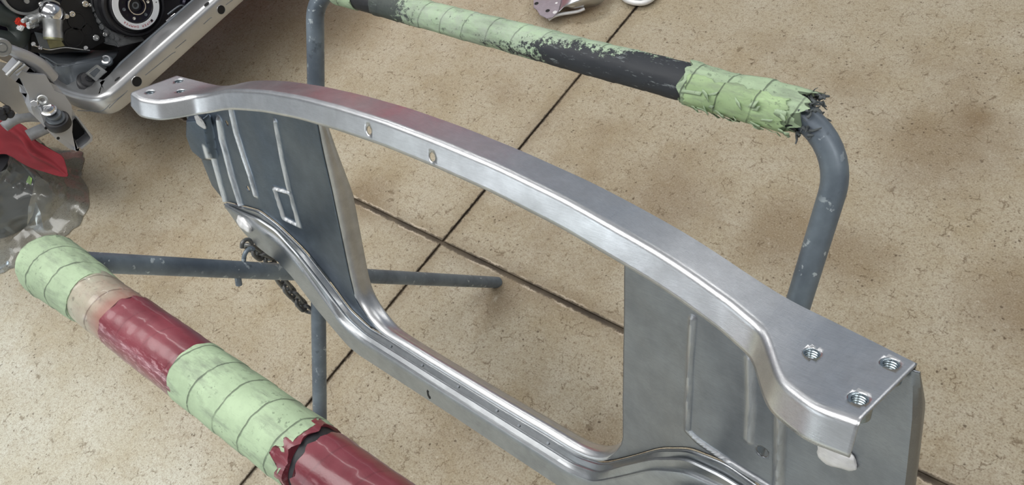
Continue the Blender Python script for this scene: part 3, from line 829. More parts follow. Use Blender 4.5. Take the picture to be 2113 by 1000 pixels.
def flakes():
    """loose curls of tape and shredded foam at the torn end"""
    rnd = random.Random(4)
    for k in range(26):
        bm = bmesh.new(); x = rnd.uniform(-.38, -.25); a = rnd.uniform(math.pi*.75, math.pi*1.35)
        L = rnd.uniform(.012, .032); wd = rnd.uniform(.003, .008); tw = rnd.uniform(-.7, .7); r0 = rfar(x)+.0035
        prev = None
        for i in range(7):
            t = i/6; rr = r0+.006*t*t*rnd.uniform(.4, 1.1); aa = a+tw*(t-.5)*.5
            xx = x+L*(t-.5)
            p = [bm.verts.new((xx+s*wd*tw*.5, math.cos(aa+s*wd/r0/2)*rr, math.sin(aa+s*wd/r0/2)*rr)) for s in (-1, 0, 1)]
            if prev:
                for j in range(2): bm.faces.new((prev[j], prev[j+1], p[j+1], p[j]))
            prev = p
        o = sub('tape_flake', bm, M['green'], pad_f, TF); solid(o, .0006, 0)
    bm = bmesh.new()
    for k in range(80):
        a = rnd.uniform(0, 2*math.pi); rr = rnd.uniform(.017, .0262); x = -.238+rnd.uniform(-.008, .012)
        L = rnd.uniform(.004, .016)
        pts = []
        p = Vector((x, math.cos(a)*rr, math.sin(a)*rr)); d = Vector((rnd.uniform(.2, 1), rnd.uniform(-.8, .8), rnd.uniform(-.8, .8))).normalized()
        for i in range(4):
            pts.append(p.copy()); p = p+d*L/3; d = (d+Vector((rnd.uniform(-.6, .6), rnd.uniform(-.6, .6), rnd.uniform(-.6, .6)))).normalized()
        w0 = rnd.uniform(.0008, .0030)
        tube(bm, pts, w0, 6, rad=lambda i, p: w0*(1-.2*i))
    o = sub('torn_foam', bm, M['shred'], pad_f, TF, 'frayed grey foam'); o['kind'] = 'stuff'
flakes()
def stand_bits():
    for (x, y) in ((488, 560),):
        bm = bmesh.new(); p = on_x(490, 566, XL2); cyl(bm, p+Vector((0, 0, 0)), (on_x(492, 580, XL2)-on_x(490, 566, XL2)), .006, .022, 14)
        obj('stop_pin', bm, M['pipe'], stand, 40)
    bm = bmesh.new()
    a = Vector((XL-.022, .3313, .537)); cyl(bm, a, (1, 0, 0), .0065, .078, 12); obj('pivot_bolt', bm, M['chain'], stand, 40)
    bm = bmesh.new()
    a = Vector((XR2-.022, .3313, .537)); cyl(bm, a, (1, 0, 0), .0065, .078, 12); obj('pivot_bolt', bm, M['chain'], stand, 40)
    # welded eye for the chain on top of the near leg
    bm = bmesh.new(); c = [on_x(x, y, XL2-.006) for x, y in ((503, 538), (504, 528), (508, 519), (516, 512), (523, 514))]
    tube(bm, smooth_path(c, 5), .0042, 10); obj('chain_eye', bm, M['pipe'], stand, 60)
    bm = bmesh.new(); c = [on_x(x, y, XL2-.012) for x, y in ((499, 511), (500, 501), (507, 494.5), (515, 495), (520, 503))]
    tube(bm, smooth_path(c, 5), .0038, 10); obj('hook', bm, M['chain'], stand, 60)
stand_bits()
# ------------------------------------------------------------------ chain
def make_chain():
    px = [(513, 508), (527, 517), (538, 526), (552, 532), (563, 548), (572, 563), (580, 577), (591, 592), (604, 606), (616, 621), (627, 632), (640, 642)]
    xs = np.linspace(XL2-.062, XL-.030, len(px))
    P = [on_x(a, b, x) for (a, b), x in zip(px, xs)]
    ch = thing('chain', 'dark steel chain of oval links hanging between the crossed left legs', 'chain', P[5])
    for i, (a, b) in enumerate(zip(P, P[1:])):
        c = (a+b)/2; t = (b-a); L = t.length; t.normalize()
        s, u = frame(t, Vector((1, 0, 0)))
        ang = (math.radians(25) if i % 2 else math.radians(115))
        s2 = s*math.cos(ang)+u*math.sin(ang)
        hl, hw = L*.5+.0070, .0102
        pts = []
        for k in range(24):
            q = 2*math.pi*k/24; cx_, sy_ = math.cos(q), math.sin(q)
            e = (hl-hw)*(1 if cx_ > 0 else -1) if abs(cx_) > 1e-6 else 0
            pts.append(c+t*(e+hw*cx_)+s2*(hw*sy_))
        bm = bmesh.new(); tube(bm, pts, .0041, 10, closed=True)
        obj('chain_link', bm, M['chain'], ch, 60)
make_chain()
# ------------------------------------------------------------------ vehicle front end on the left
def spath(bm, pts, prof, up=Vector((0, 0, 1))):
    """sweep an (outward, z) profile along a plan path"""
    pts = [Vector(p) for p in pts]; cols = []
    for i, p in enumerate(pts):
        t = (pts[min(i+1, len(pts)-1)]-pts[max(i-1, 0)]); t.z = 0; t.normalize(); nrm = Vector((t.y, -t.x, 0))
        cols.append([bm.verts.new(p+nrm*a+Vector((0, 0, b))) for a, b in prof])
    for A, B in zip(cols, cols[1:]):
        for k in range(len(prof)): bm.faces.new((A[k], A[(k+1) % len(prof)], B[(k+1) % len(prof)], B[k]))
    bm.faces.new(cols[0][::-1]); bm.faces.new(cols[-1])
cross = thing('front_crossmember', 'silver grey box-section car crossmember with round access holes, floor beneath in shade', 'car frame', (-2.44, 1.0, .34))
def make_cross():
    bm = bmesh.new()
    plan = [(-2.400, 1.75, 0), (-2.400, .62, 0)]
    plan = [Vector((-2.400, 1.75-.09*k, 0)) for k in range(13)]+smooth_path([(-2.400, .62, 0), (-2.400, .575, 0), (-2.408, .530, 0), (-2.440, .500, 0), (-2.520, .482, 0), (-2.620, .474, 0), (-2.75, .478, 0), (-3.0, .50, 0)], 6)
    # outward is +x along the first run (travelling towards -y): profile offset a>0 must point to -x there, so use negatives outward
    prof = [(-.0, .352), (.0, .400), (-.003, .409), (-.010, .415), (-.020, .4165), (-.082, .4165), (-.088, .413), (-.090, .405), (-.090, .350), (-.083, .342), (-.012, .340), (-.004, .344)]
    prof = [(-a if False else a, b) for a, b in prof]
    # decide the side by testing the first segment
    t = (plan[1]-plan[0]); n = Vector((t.y, -t.x, 0))
    sgn = 1 if n.x > 0 else -1
    prof = [(a*sgn, b) for a, b in prof]
    spath(bm, plan, prof)
    obj('box_rail', bm, M['cast'], cross, 35)
    for (x, y, r) in ((282, 168, .0165), (456, 20, .0150)):
        p = on_x(x, y, -2.400); bm = bmesh.new()
        lathe(bm, p, (1, 0, 0), [(0, r), (.0008, r*.98), (.0008, 0)], 28, caps=False)  # flat black disc painted for the dark inside, no hole is cut
        o = obj('access_hole', bm, M['hole'], cross, 30); o['label'] = 'round black access hole'
        bm = bmesh.new(); lathe(bm, p+Vector((.0005, 0, 0)), (1, 0, 0), [(0, r*1.10), (.0016, r*1.06), (.0018, r), (0, r*.98)], 28, caps=False)
        obj('hole_rim', bm, M['cast'], cross, 50)
    for (x, y) in ((242, 163), (426, 8)):
        p = on_z(x, y, .4170); bm = bmesh.new()
        lathe(bm, p, (0, 0, 1), [(0, .011), (.0006, .010), (.0006, 0)], 20, caps=False)
        for v in bm.verts: v.co.x = p.x+(v.co.x-p.x)*.55
        o = obj('slot', bm, M['hole'], cross, 30)
    # weld seam lines along the front face
    for pl in ([(300, 155), (310, 147), (330, 131), (352, 113), (362, 107)], [(362, 100), (378, 87), (384, 82)], [(420, 50), (432, 39), (437, 36)], [(225, 223), (240, 208), (258, 192), (263, 186)], [(160, 228), (190, 229), (212, 228), (228, 214)], [(466, 10), (480, 0), (490, -8)]):
        bm = bmesh.new(); tube(bm, smooth_path([on_x(x, y, -2.3998) for x, y in pl], 4), .0011, 6)
        obj('seam_line', bm, M['castd'], cross, 60)
    # long rods lying against the inner wall
    for off, z, r in ((-.0965, .404, .0045), (-.109, .404, .006)):
        bm = bmesh.new(); tube(bm, [(-2.400+off, .60, z-.01), (-2.400+off, .66, z), (-2.400+off, 1.20, z)], r, 12)
        obj('rod', bm, M['castd'], cross, 60)
    bm = bmesh.new(); extrude(bm, [(-2.49, .52, .335), (-2.49, 1.75, .335), (-3.3, 1.75, .335), (-3.3, .52, .335)], (0, 0, -.006)); obj('undertray', bm, M['rubber'], cross, 0)
    # folded tray in front of the motor
    bm = bmesh.new()
    P = lambda x, y, d: bm.verts.new(on_x(x, y, d))
    a, b, c, d, e, f, g, h, i = P(50, 90, -2.72), P(190, 106, -2.68), P(245, 106, -2.64), P(240, 116, -2.585), P(146, 132, -2.60), P(118, 137, -2.61), P(92, 118, -2.64), P(205, 158, -2.565), P(150, 182, -2.60)
    j = P(104, 152, -2.65)
    for fc in ((a, b, e, f, g), (b, c, d, e), (e, d, h, i), (f, e, i, j), (g, f, j)): bm.faces.new(fc)
    bmesh.ops.bevel(bm, geom=[x for x in bm.edges if not x.is_boundary], offset=.008, segments=3, affect='EDGES')
    o = obj('folded_tray', bm, M['castd'], cross, 50); solid(o, .004, -1)
    # clip plate and ring nut on the tray
    bm = bmesh.new(); extrude(bm, [on_x(*q, -2.50) for q in ((180, 152), (203, 134), (222, 148), (199, 168))], (-.02, 0, -.004), .003); obj('clip_plate', bm, M['alu'], cross, 40)
    bm = bmesh.new(); extrude(bm, [on_x(*q, -2.494) for q in ((186, 152), (201, 140), (208, 145), (195, 160))], (-.006, 0, 0), .002); obj('clip_tab', bm, M['castd'], cross, 40)
    p = on_x(222, 128, -2.53); bm = bmesh.new(); cyl(bm, p, (.6, -.1, .8), .018, .016, 20, bev=.003); obj('ring_nut', bm, M['castd'], cross, 40)
    q = p+Vector((.6, -.1, .8)).normalized()*.016; bm = bmesh.new(); lathe(bm, q, (.6, -.1, .8), [(0, .013), (.006, .014), (.007, .010), (.002, .008)], 20, caps=False); obj('nut_ring', bm, M['chrome'], cross, 40)
    bm = bmesh.new(); lathe(bm, on_x(182, 168, -2.53), (.7, .35, .6), [(-.02, .030), (0, .034), (.004, .030), (.006, .022), (.010, .026), (.016, .024), (.018, .012), (.024, .010)], 26); obj('rubber_boot', bm, M['rubber'], cross, 40)
    # grey side plates at the frame edge
    bm = bmesh.new(); extrude(bm, [on_x(*q, -2.52) for q in ((-40, 118), (38, 138), (28, 165), (60, 182), (66, 232), (40, 236), (0, 205), (-40, 190))], (-.02, 0, 0), .004); obj('side_plate', bm, M['cast'], cross, 40)
    bm = bmesh.new(); tube(bm, smooth_path([on_x(*q, -2.60) for q in ((8, 262), (30, 247), (58, 241), (95, 243), (120, 250))], 6), .016, 14); obj('curved_tube', bm, M['castal'], cross, 60)
    bm = bmesh.new(); tube(bm, [on_x(112, 256, -2.62), on_x(58, 280, -2.64)], .019, 16); obj('jack_tube', bm, M['castal'], cross, 60)
    for k, q in enumerate(((4, 228), (14, 224), (22, 233), (8, 238))):
        bm = bmesh.new(); cyl(bm, on_x(*q, -2.49), (.8, -.4, .3), .012, .02, 12, bev=.003); obj('hose_clamp', bm, M['rubber'], cross, 40)
make_cross()
# ---- motor
eng = thing('engine', 'exposed car engine with black damper pulley, white lettered ring and chrome water outlet', 'engine', (-2.75, .9, .42))
def make_engine():
    X = lambda pts, d: [on_x(a, b, d) for a, b in pts]
    bm = bmesh.new(); box(bm, (-3.10, 1.10, .72), (.72, 1.25, .60), bev=.02); blk = obj('engine_block', bm, M['navy'], eng, 40)
    # silver front casting seen between cover and pulley
    bm = bmesh.new(); extrude(bm, X([(186, -30), (260, -30), (260, 90), (248, 97), (222, 92), (209, 85), (206, 77), (222, 72), (212, 60), (204, 47), (196, 28), (190, 12)], -2.635), (-.06, 0, 0), .006)
    f = obj('front_casting', bm, M['castal'], eng, 40)
    bm = bmesh.new(); extrude(bm, X([(234, 82), (290, 72), (300, 84), (245, 98)], -2.63), (-.05, 0, 0), .004); obj('casting_foot', bm, M['castal'], eng, 40)
    for k, q in enumerate(((193, 18), (199, 30), (203, 42), (209, 55), (218, 66), (230, 76), (216, 82), (240, 80))):
        bm = bmesh.new(); box(bm, on_x(q[0], q[1], -2.632), (.014, .020, .016), Matrix.Rotation(.4+k*.25, 3, 'X'), .004); obj('casting_rib', bm, M['castal'], f, 40)
    # black cover
    bm = bmesh.new(); extrude(bm, X([(60, 108), (60, 70), (92, 62), (104, 40), (128, 12), (140, -30), (184, -30), (184, 10), (188, 30), (196, 50), (208, 66), (218, 76), (222, 84), (212, 92), (190, 100), (160, 106), (110, 112)], -2.62), (-.05, 0, 0), .006)
    cov = obj('timing_cover', bm, M['black'], eng, 40)
    for q, r in (((158, 42), .030), ((152, 78), .034), ((180, 62), .020)):
        bm = bmesh.new(); lathe(bm, on_x(q[0], q[1], -2.6205), (1, 0, 0), [(0, r), (.004, r*.96), (.004, r*.80), (.002, r*.76), (.002, 0)], 28, caps=False); obj('cover_boss', bm, M['black'], cov, 30)
    for q, r in (((174, 7), .0105), ((147, 28), .0095), ((196, 77), .0105), ((215, 70), .0085), ((184, 10), .006)):
        bm = bmesh.new(); lathe(bm, on_x(q[0], q[1], -2.62), (1, 0, 0), [(0, r), (.008, r), (.0092, r*.88), (.0092, r*.5), (.004, r*.45), (.004, 0)], 20, caps=False); obj('bolt', bm, M['bolt'], cov, 30)
    # damper pulley
    c = on_x(279, 11, -2.555); ax = Vector((1, -.02, .05)).normalized()
    bm = bmesh.new(); lathe(bm, c, ax, [(-.075, .050), (-.075, .098), (-.068, .106), (-.058, .107), (-.050, .100), (-.044, .098), (-.038, .104), (-.020, .106), (-.008, .105), (-.002, .100), (-.002, .093), (-.010, .091), (-.010, .086), (.003, .084), (.006, .081), (.006, .055), (.0, .050), (.0, 0)], 72, caps=False)
    dam = obj('damper_pulley', bm, M['rubber'], eng, 30)
    bm = bmesh.new(); lathe(bm, c, ax, [(.0062, .0785), (.0085, .0775), (.0085, .0590), (.0062, .0580)], 72, caps=False); ring = obj('white_ring', bm, M['white'], dam, 30); ring['label'] = 'white ring with lettering'
    bm = bmesh.new(); lathe(bm, c, ax, [(.0, .055), (.004, .054), (.004, .030), (.010, .029), (.012, .026), (.012, .022), (.004, .021), (-.006, .019), (-.006, 0)], 56, caps=False); hub = obj('hub', bm, M['navy'], dam, 30)
    bm = bmesh.new(); lathe(bm, c, ax, [(.0105, .0305), (.0135, .0290), (.0135, .0265), (.0105, .0258)], 48, caps=False); obj('hub_ring', bm, M['chrome'], hub, 30)
    bm = bmesh.new(); lathe(bm, c, ax, [(-.004, .013), (.002, .012), (.002, .007), (-.003, .006), (-.003, 0)], 24, caps=False); obj('centre_bolt', bm, M['castd'], hub, 30)
    a, b = frame(ax, Vector((0, 0, 1)))
    for k in range(6):
        t = math.radians(20+60*k); p = c+(a*math.cos(t)+b*math.sin(t))*.042+ax*.004
        bm = bmesh.new(); lathe(bm, p, ax, [(0, .0056), (.003, .0052), (.003, .003), (.001, 0)], 14, caps=False); obj('hub_bolt', bm, M['bolt'] if k % 2 else M['castd'], hub, 30)
    for k in range(6):
        t = math.radians(50+60*k); p = c+(a*math.cos(t)+b*math.sin(t))*.043+ax*.0042
        bm = bmesh.new(); lathe(bm, p, ax, [(0, .0048), (.0004, 0)], 14, caps=False); obj('hub_hole', bm, M['hole'], hub, 30)
    # lettering round the lower arc of the ring, tops of the letters pointing outwards
    def glyphs(txt, mid_deg, step, R, size, mat, name):
        made = []
        for i, chx in enumerate(txt):
            if chx == ' ': continue
            cu = bpy.data.curves.new('t', 'FONT'); cu.body = chx; cu.size = size; cu.align_x = 'CENTER'; cu.extrude = .0003
            to = bpy.data.objects.new('t', cu); COL.objects.link(to); bpy.context.view_layer.update()
            me = bpy.data.meshes.new_from_object(to.evaluated_get(bpy.context.evaluated_depsgraph_get()))
            bpy.data.objects.remove(to); bpy.data.curves.remove(cu)
            th = math.radians(mid_deg-(i-(len(txt)-1)/2)*step)
            # plane axes seen from the front: right = e1, up = e2
            rad = e1*math.cos(th)+e2*math.sin(th); tan = (e1*math.sin(th)-e2*math.cos(th))
            o_ = c+rad*R+ax*.0089
            mt = Matrix(((tan.x, rad.x, ax.x, o_.x), (tan.y, rad.y, ax.y, o_.y), (tan.z, rad.z, ax.z, o_.z), (0, 0, 0, 1)))
            me.transform(mt); made.append(me)
        bm = bmesh.new()
        for me in made: bm.from_mesh(me); bpy.data.meshes.remove(me)
        return obj(name, bm, mat, dam, 0)
    e2 = b; e1 = e2.cross(ax).normalized()
    glyphs('SUPER DAMPER', -124, 7.6, .0645, .0105, M['letter'], 'ring_lettering')
    for deg in (-82, -27):
        th = math.radians(deg); rad = e1*math.cos(th)+e2*math.sin(th); p = c+rad*.0685+ax*.009
        bm = bmesh.new(); box(bm, p, (.0006, .008 if deg < -40 else .004, .008 if deg < -40 else .003), Matrix.Rotation(th, 3, 'X')); obj('ring_mark', bm, M['ink'], dam, 0)
    # upper left idler pulley: black disc in a silver rim
    c2 = on_x(50, -14, -2.60); bm = bmesh.new(); lathe(bm, c2, ax, [(-.03, .062), (0, .066), (.004, .064), (.004, .057), (-.004, .056)], 56, caps=False); idl = obj('idler_rim', bm, M['alu'], eng, 30)
    bm = bmesh.new(); lathe(bm, c2, ax, [(-.006, .057), (-.002, .050), (-.002, .018), (.004, .016), (.004, 0)], 48, caps=False); obj('idler_disc', bm, M['black'], idl, 30)
    bm = bmesh.new(); cyl(bm, on_x(54, 2, -2.598), ax, .007, .006, 18); obj('idler_bolt', bm, M['alu'], idl, 30)
    # water outlet: polished dome, neck, lip, flange
    cd = on_x(107, 27, -2.555); nk = (on_x(109, 62, -2.545)-cd).normalized()
    bm = bmesh.new(); bmesh.ops.create_uvsphere(bm, u_segments=32, v_segments=20, radius=.0345, matrix=Matrix.Translation(cd)); wo = obj('water_outlet', bm, M['chrome'], eng, 60)
    bm = bmesh.new(); lathe(bm, cd+nk*.012, nk, [(0, .0300), (.014, .0285), (.020, .0270), (.040, .0262), (.046, .0275), (.062, .0270), (.064, .0235), (.040, .0225)], 36, caps=False); obj('outlet_neck', bm, M['alu'], wo, 40)
    bm = bmesh.new(); lathe(bm, cd+nk*.064, nk, [(0, .0245), (.010, .0275), (.016, .0265), (.016, .0205), (.0, .0195), (-.02, .019), (-.02, 0)], 36, caps=False); obj('outlet_lip', bm, M['olive'], wo, 40)
    bm = bmesh.new(); extrude(bm, X([(84, 18), (92, 4), (108, -2), (124, 6), (130, 24), (141, 31), (138, 38), (126, 46), (104, 50), (88, 40)], -2.575), (-.018, 0, 0), .004); obj('outlet_flange', bm, M['alu'], wo, 40)
    for q in ((136, 33), (83, 8)):
        bm = bmesh.new(); cyl(bm, on_x(q[0], q[1], -2.573), ax, .0075, .010, 16, bev=.0015); obj('flange_bolt', bm, M['bolt'], wo, 40)
    for (x0, y0, x1, y1, r) in ((88, 32, 60, 44, .013), (78, 42, 57, 50, .009), (66, 34, 46, 44, .0085), (76, 50, 58, 56, .008)):
        p = on_x(x0, y0, -2.57); q = on_x(x1, y1, -2.55); bm = bmesh.new(); lathe(bm, p, q-p, [(0, r), ((q-p).length*.55, r), ((q-p).length*.57, r*.8), ((q-p).length*.92, r*.8), ((q-p).length, r*.65)], 18); obj('outlet_nipple', bm, M['alu'], wo, 40)
    bm = bmesh.new(); box(bm, on_x(42, 46, -2.60), (.03, .022, .030), Matrix.Rotation(.4, 3, 'X'), .004); obj('connector', bm, M['conn'], eng, 40)
    bm = bmesh.new(); box(bm, on_x(42, 56, -2.595), (.026, .02, .012), Matrix.Rotation(.4, 3, 'X'), .003); obj('connector_clip', bm, M['white'], eng, 40)
    bm = bmesh.new(); extrude(bm, X([(72, 66), (92, 70), (104, 102), (84, 98)], -2.575), (-.006, 0, 0), .001); obj('bracket_plate', bm, M['castd'], eng, 30)
    bm = bmesh.new(); extrude(bm, X([(95, 74), (120, 74), (134, 95), (100, 101)], -2.58), (-.006, 0, 0), .001); obj('bracket_plate', bm, M['olive'], eng, 30)
    bm = bmesh.new(); tube(bm, smooth_path([on_x(*q, -2.585) for q in ((66, 92), (84, 98), (102, 102), (134, 98), (160, 101), (185, 104))], 5), .0022, 8); obj('edge_strip', bm, M['bolt'], eng, 60)
    for q in ((70, 92), (84, 99), (178, 100)):
        bm = bmesh.new(); cyl(bm, on_x(q[0], q[1], -2.58), (.5, 0, .8), .007, .006, 12, bev=.001); obj('small_bolt', bm, M['bolt'], eng, 40)
    # dark hose and lump behind the outlet, chrome hose on the right
    bm = bmesh.new(); tube(bm, smooth_path([on_x(*q, -2.63) for q in ((-30, 10), (0, 30), (26, 40), (40, 62), (30, 84), (-10, 80))], 6), .030, 16); obj('hose', bm, M['dark'], eng, 60)
    bm = bmesh.new(); cyl(bm, on_x(384, 6, -2.56), (1, 0, .1), .026, .03, 28, bev=.006); obj('sensor_housing', bm, M['navy'], eng, 40)
    bm = bmesh.new(); tube(bm, smooth_path([on_x(*q, -2.535) for q in ((346, 30), (372, 12), (386, 16), (400, 6), (402, -14))], 6), .0035, 10); obj('wire_loop', bm, M['castd'], eng, 60)
    bm = bmesh.new(); tube(bm, [on_x(343, 45, -2.545), on_x(362, 30, -2.545)], .0065, 12); obj('hose_end', bm, M['chrome'], eng, 60)
make_engine()
# ---- mount bracket
arm = thing('engine_mount_bracket', 'silver boxed mount bracket with rubber bush and open end above the red cloth', 'bracket', on_x(120, 220, -2.27))
def make_arm():
    X = lambda pts, d: [on_x(a, b, d) for a, b in pts]
    d0 = -2.255
    body = [(20, 158), (42, 132), (65, 143), (88, 164), (120, 179), (133, 195), (148, 218), (161, 244), (150, 256), (137, 272), (141, 281), (168, 309), (166, 316), (147, 311), (120, 291), (94, 262), (76, 245), (68, 226), (72, 208), (71, 191), (36, 172)]
    bm = bmesh.new(); extrude(bm, X(body, d0), (-.075, .01, .0), .014); obj('boxed_arm', bm, M['armm'], arm, 40)
    bm = bmesh.new(); extrude(bm, X([(158, 243), (163, 244), (192, 281), (191, 291), (169, 309), (166, 305), (187, 288), (188, 283)], d0+.002), (-.07, .01, 0), .002); obj('end_wall', bm, M['armm'], arm, 40)
    bm = bmesh.new(); extrude(bm, X([(152, 250), (160, 246), (189, 283), (187, 289), (167, 306), (140, 277), (141, 268)], d0-.045), (-.02, .004, 0)); o = obj('open_end', bm, M['hole'], arm, 0); o['label'] = 'dark inside of the open end'
    bm = bmesh.new(); cyl(bm, on_x(163, 293, d0-.044), (1, -.1, .2), .010, .002, 20); obj('end_hole', bm, M['alu'], arm, 40)
    for q in ((95, 264), (120, 285)):
        bm = bmesh.new(); lathe(bm, on_x(q[0], q[1], d0+.0005), (1, 0, 0), [(0, .0045), (.0008, .0042), (.0008, 0)], 14, caps=False); obj('punched_slot', bm, M['hole'], arm, 0)
    p0 = on_x(119, 250, d0+.005); ax = ((on_x(100, 222, d0+.01)-p0).normalized()+Vector((.35, 0, .1))).normalized()
    bm = bmesh.new(); lathe(bm, p0-ax*.012, ax, [(0, .033), (.020, .034), (.024, .031), (.026, .022)], 36); rb = obj('rubber_bush', bm, M['rubber'], arm, 40)
    bm = bmesh.new(); lathe(bm, p0+ax*.014, ax, [(0, .025), (.004, .026), (.007, .024), (.007, .018), (.013, .0175), (.016, .020), (.020, .019), (.021, .008), (.012, .006)], 32); obj('bush_washer', bm, M['castd'], rb, 30)
    p1 = on_x(98, 222, d0+.02)
    bm = bmesh.new(); lathe(bm, p1-ax*.012, ax, [(0, .020), (.004, .021), (.006, .017), (.012, .016), (.018, .011), (.020, 0)], 30, caps=False); obj('bolt_head', bm, M['chrome'], rb, 30)
    p2 = on_x(88, 206, d0+.01); bm = bmesh.new(); lathe(bm, p2, (.8, -.3, .5), [(0, .014), (.003, .014), (.004, .011), (.001, .006)], 24, caps=False); obj('lock_washer', bm, M['alu'], arm, 30)
    bm = bmesh.new(); cyl(bm, on_x(72, 212, d0+.003), (.8, -.4, .3), .010, .010, 6, bev=.001); obj('hex_nut', bm, M['bolt'], arm, 30)
    # upper link with eye
    pe = on_x(4, 98, -2.27); bm = bmesh.new(); lathe(bm, pe, (1, 0, .1), [(-.02, .024), (0, .024), (.003, .021), (.003, .014), (.001, .012), (.006, .009), (.006, 0)], 32, caps=False); obj('link_eye', bm, M['alu'], arm, 30)
    bm = bmesh.new(); pts = smooth_path([on_x(12, 98, -2.28), on_x(34, 108, -2.28), on_x(60, 120, -2.29), on_x(84, 136, -2.30), on_x(104, 160, -2.31)], 6)
    tube(bm, pts, .018, 14, rad=lambda i, p: .013+.010*i/len(pts)); obj('link_tube', bm, M['armm'], arm, 60)
    for (x0, y0, x1, y1, r) in ((14, 156, 42, 128, .006), (30, 150, 52, 134, .005)):
        bm = bmesh.new(); tube(bm, [on_x(x0, y0, -2.245), on_x(x1, y1, -2.245)], r, 12); obj('clamp_bolt', bm, M['alu'], arm, 60)
make_arm()
# ------------------------------------------------------------------ bag, bin and cloth
def cloth_grid(name, quad, n, m, fn, mat, thick, label, cat):
    """bilinear patch through four corner points with folds"""
    bm = bmesh.new(); g = []
    A, B, C_, D_ = [Vector(q) for q in quad]
    for j in range(m+1):
        t = j/m; row = []
        for i in range(n+1):
            s = i/n; p = (A*(1-s)+B*s)*(1-t)+(D_*(1-s)+C_*s)*t
            row.append(bm.verts.new(fn(p, s, t)))
        g.append(row)
    for j in range(m):
        for i in range(n): bm.faces.new((g[j][i], g[j][i+1], g[j+1][i+1], g[j+1][i]))
    o = obj(name, bm, mat, None, 70); solid(o, thick, 0)
    tag(o, label, cat); return o
# covered bin that carries the cloth
binn = thing('plastic_bin', 'dark plastic bin standing under the red cloth inside the clear bag', 'bin', (-2.99, .12, 0))
def make_bin():
    bm = bmesh.new(); lathe(bm, (-2.99, .13, 0.005), (0, 0, 1), [(0, .14), (.16, .160), (.205, .165), (.21, .170), (.222, .170), (.222, .155), (.05, .135), (.05, 0)], 40, caps=False); obj('tub', bm, M['dark'], binn, 40)
    bm = bmesh.new(); lathe(bm, (-2.99, .13, .216), (0, 0, 1), [(0, .166), (.008, .175), (.016, .174), (.020, .160), (.021, 0)], 40, caps=False); obj('lid', bm, M['rubber'], binn, 40)
make_bin()
def cloth_fn(p, s, t):
    d = .016*math.sin(s*7+t*5)+.012*mnoise.noise(Vector((s*5, t*5, 2)))+.022*math.exp(-((s-.42-.25*t)/.10)**2)
    q = p+Vector((.3, -.3, .9))*d
    return q
def make_cloth():
    pts_top = [(-70, 232), (0, 243), (30, 250), (52, 262), (72, 288), (100, 306), (128, 322), (137, 344), (140, 361)]
    pts_bot = [(-70, 330), (0, 318), (22, 322), (40, 333), (62, 345), (84, 352), (106, 359), (126, 364), (139, 364)]
    zs_t = [.33, .335, .335, .335, .33, .31, .285, .262, .25]; zs_b = [.262, .262, .262, .262, .258, .254, .25, .247, .246]
    T = smooth_path([on_z(x, y, z) for (x, y), z in zip(pts_top, zs_t)], 8); B = smooth_path([on_z(x, y, z) for (x, y), z in zip(pts_bot, zs_b)], 8)
    bm = bmesh.new(); g = []; n = len(T); m = 30
    for i in range(n):
        s = i/(n-1); row = []
        for j in range(m+1):
            t = j/m; p = T[i].lerp(B[i], t); e = math.sin(math.pi*t)*math.sin(math.pi*min(1, s*1.02))
            fold = .030*math.exp(-((t-.30-.5*(s-.3))/.10)**2)+.020*math.sin(s*9+t*4)+.014*mnoise.noise(Vector((s*6, t*4, 1)))
            row.append(bm.verts.new(p+Vector((.45, -.3, .8))*fold*max(0, e)))
        g.append(row)
    for i in range(n-1):
        for j in range(m): bm.faces.new((g[i][j], g[i+1][j], g[i+1][j+1], g[i][j+1]))
    o = obj('red_cloth', bm, M['cloth'], None, 80); solid(o, .003, 0)
    tag(o, 'dark red folded cloth lying over the bin beside the clear plastic bag', 'cloth')
make_cloth()
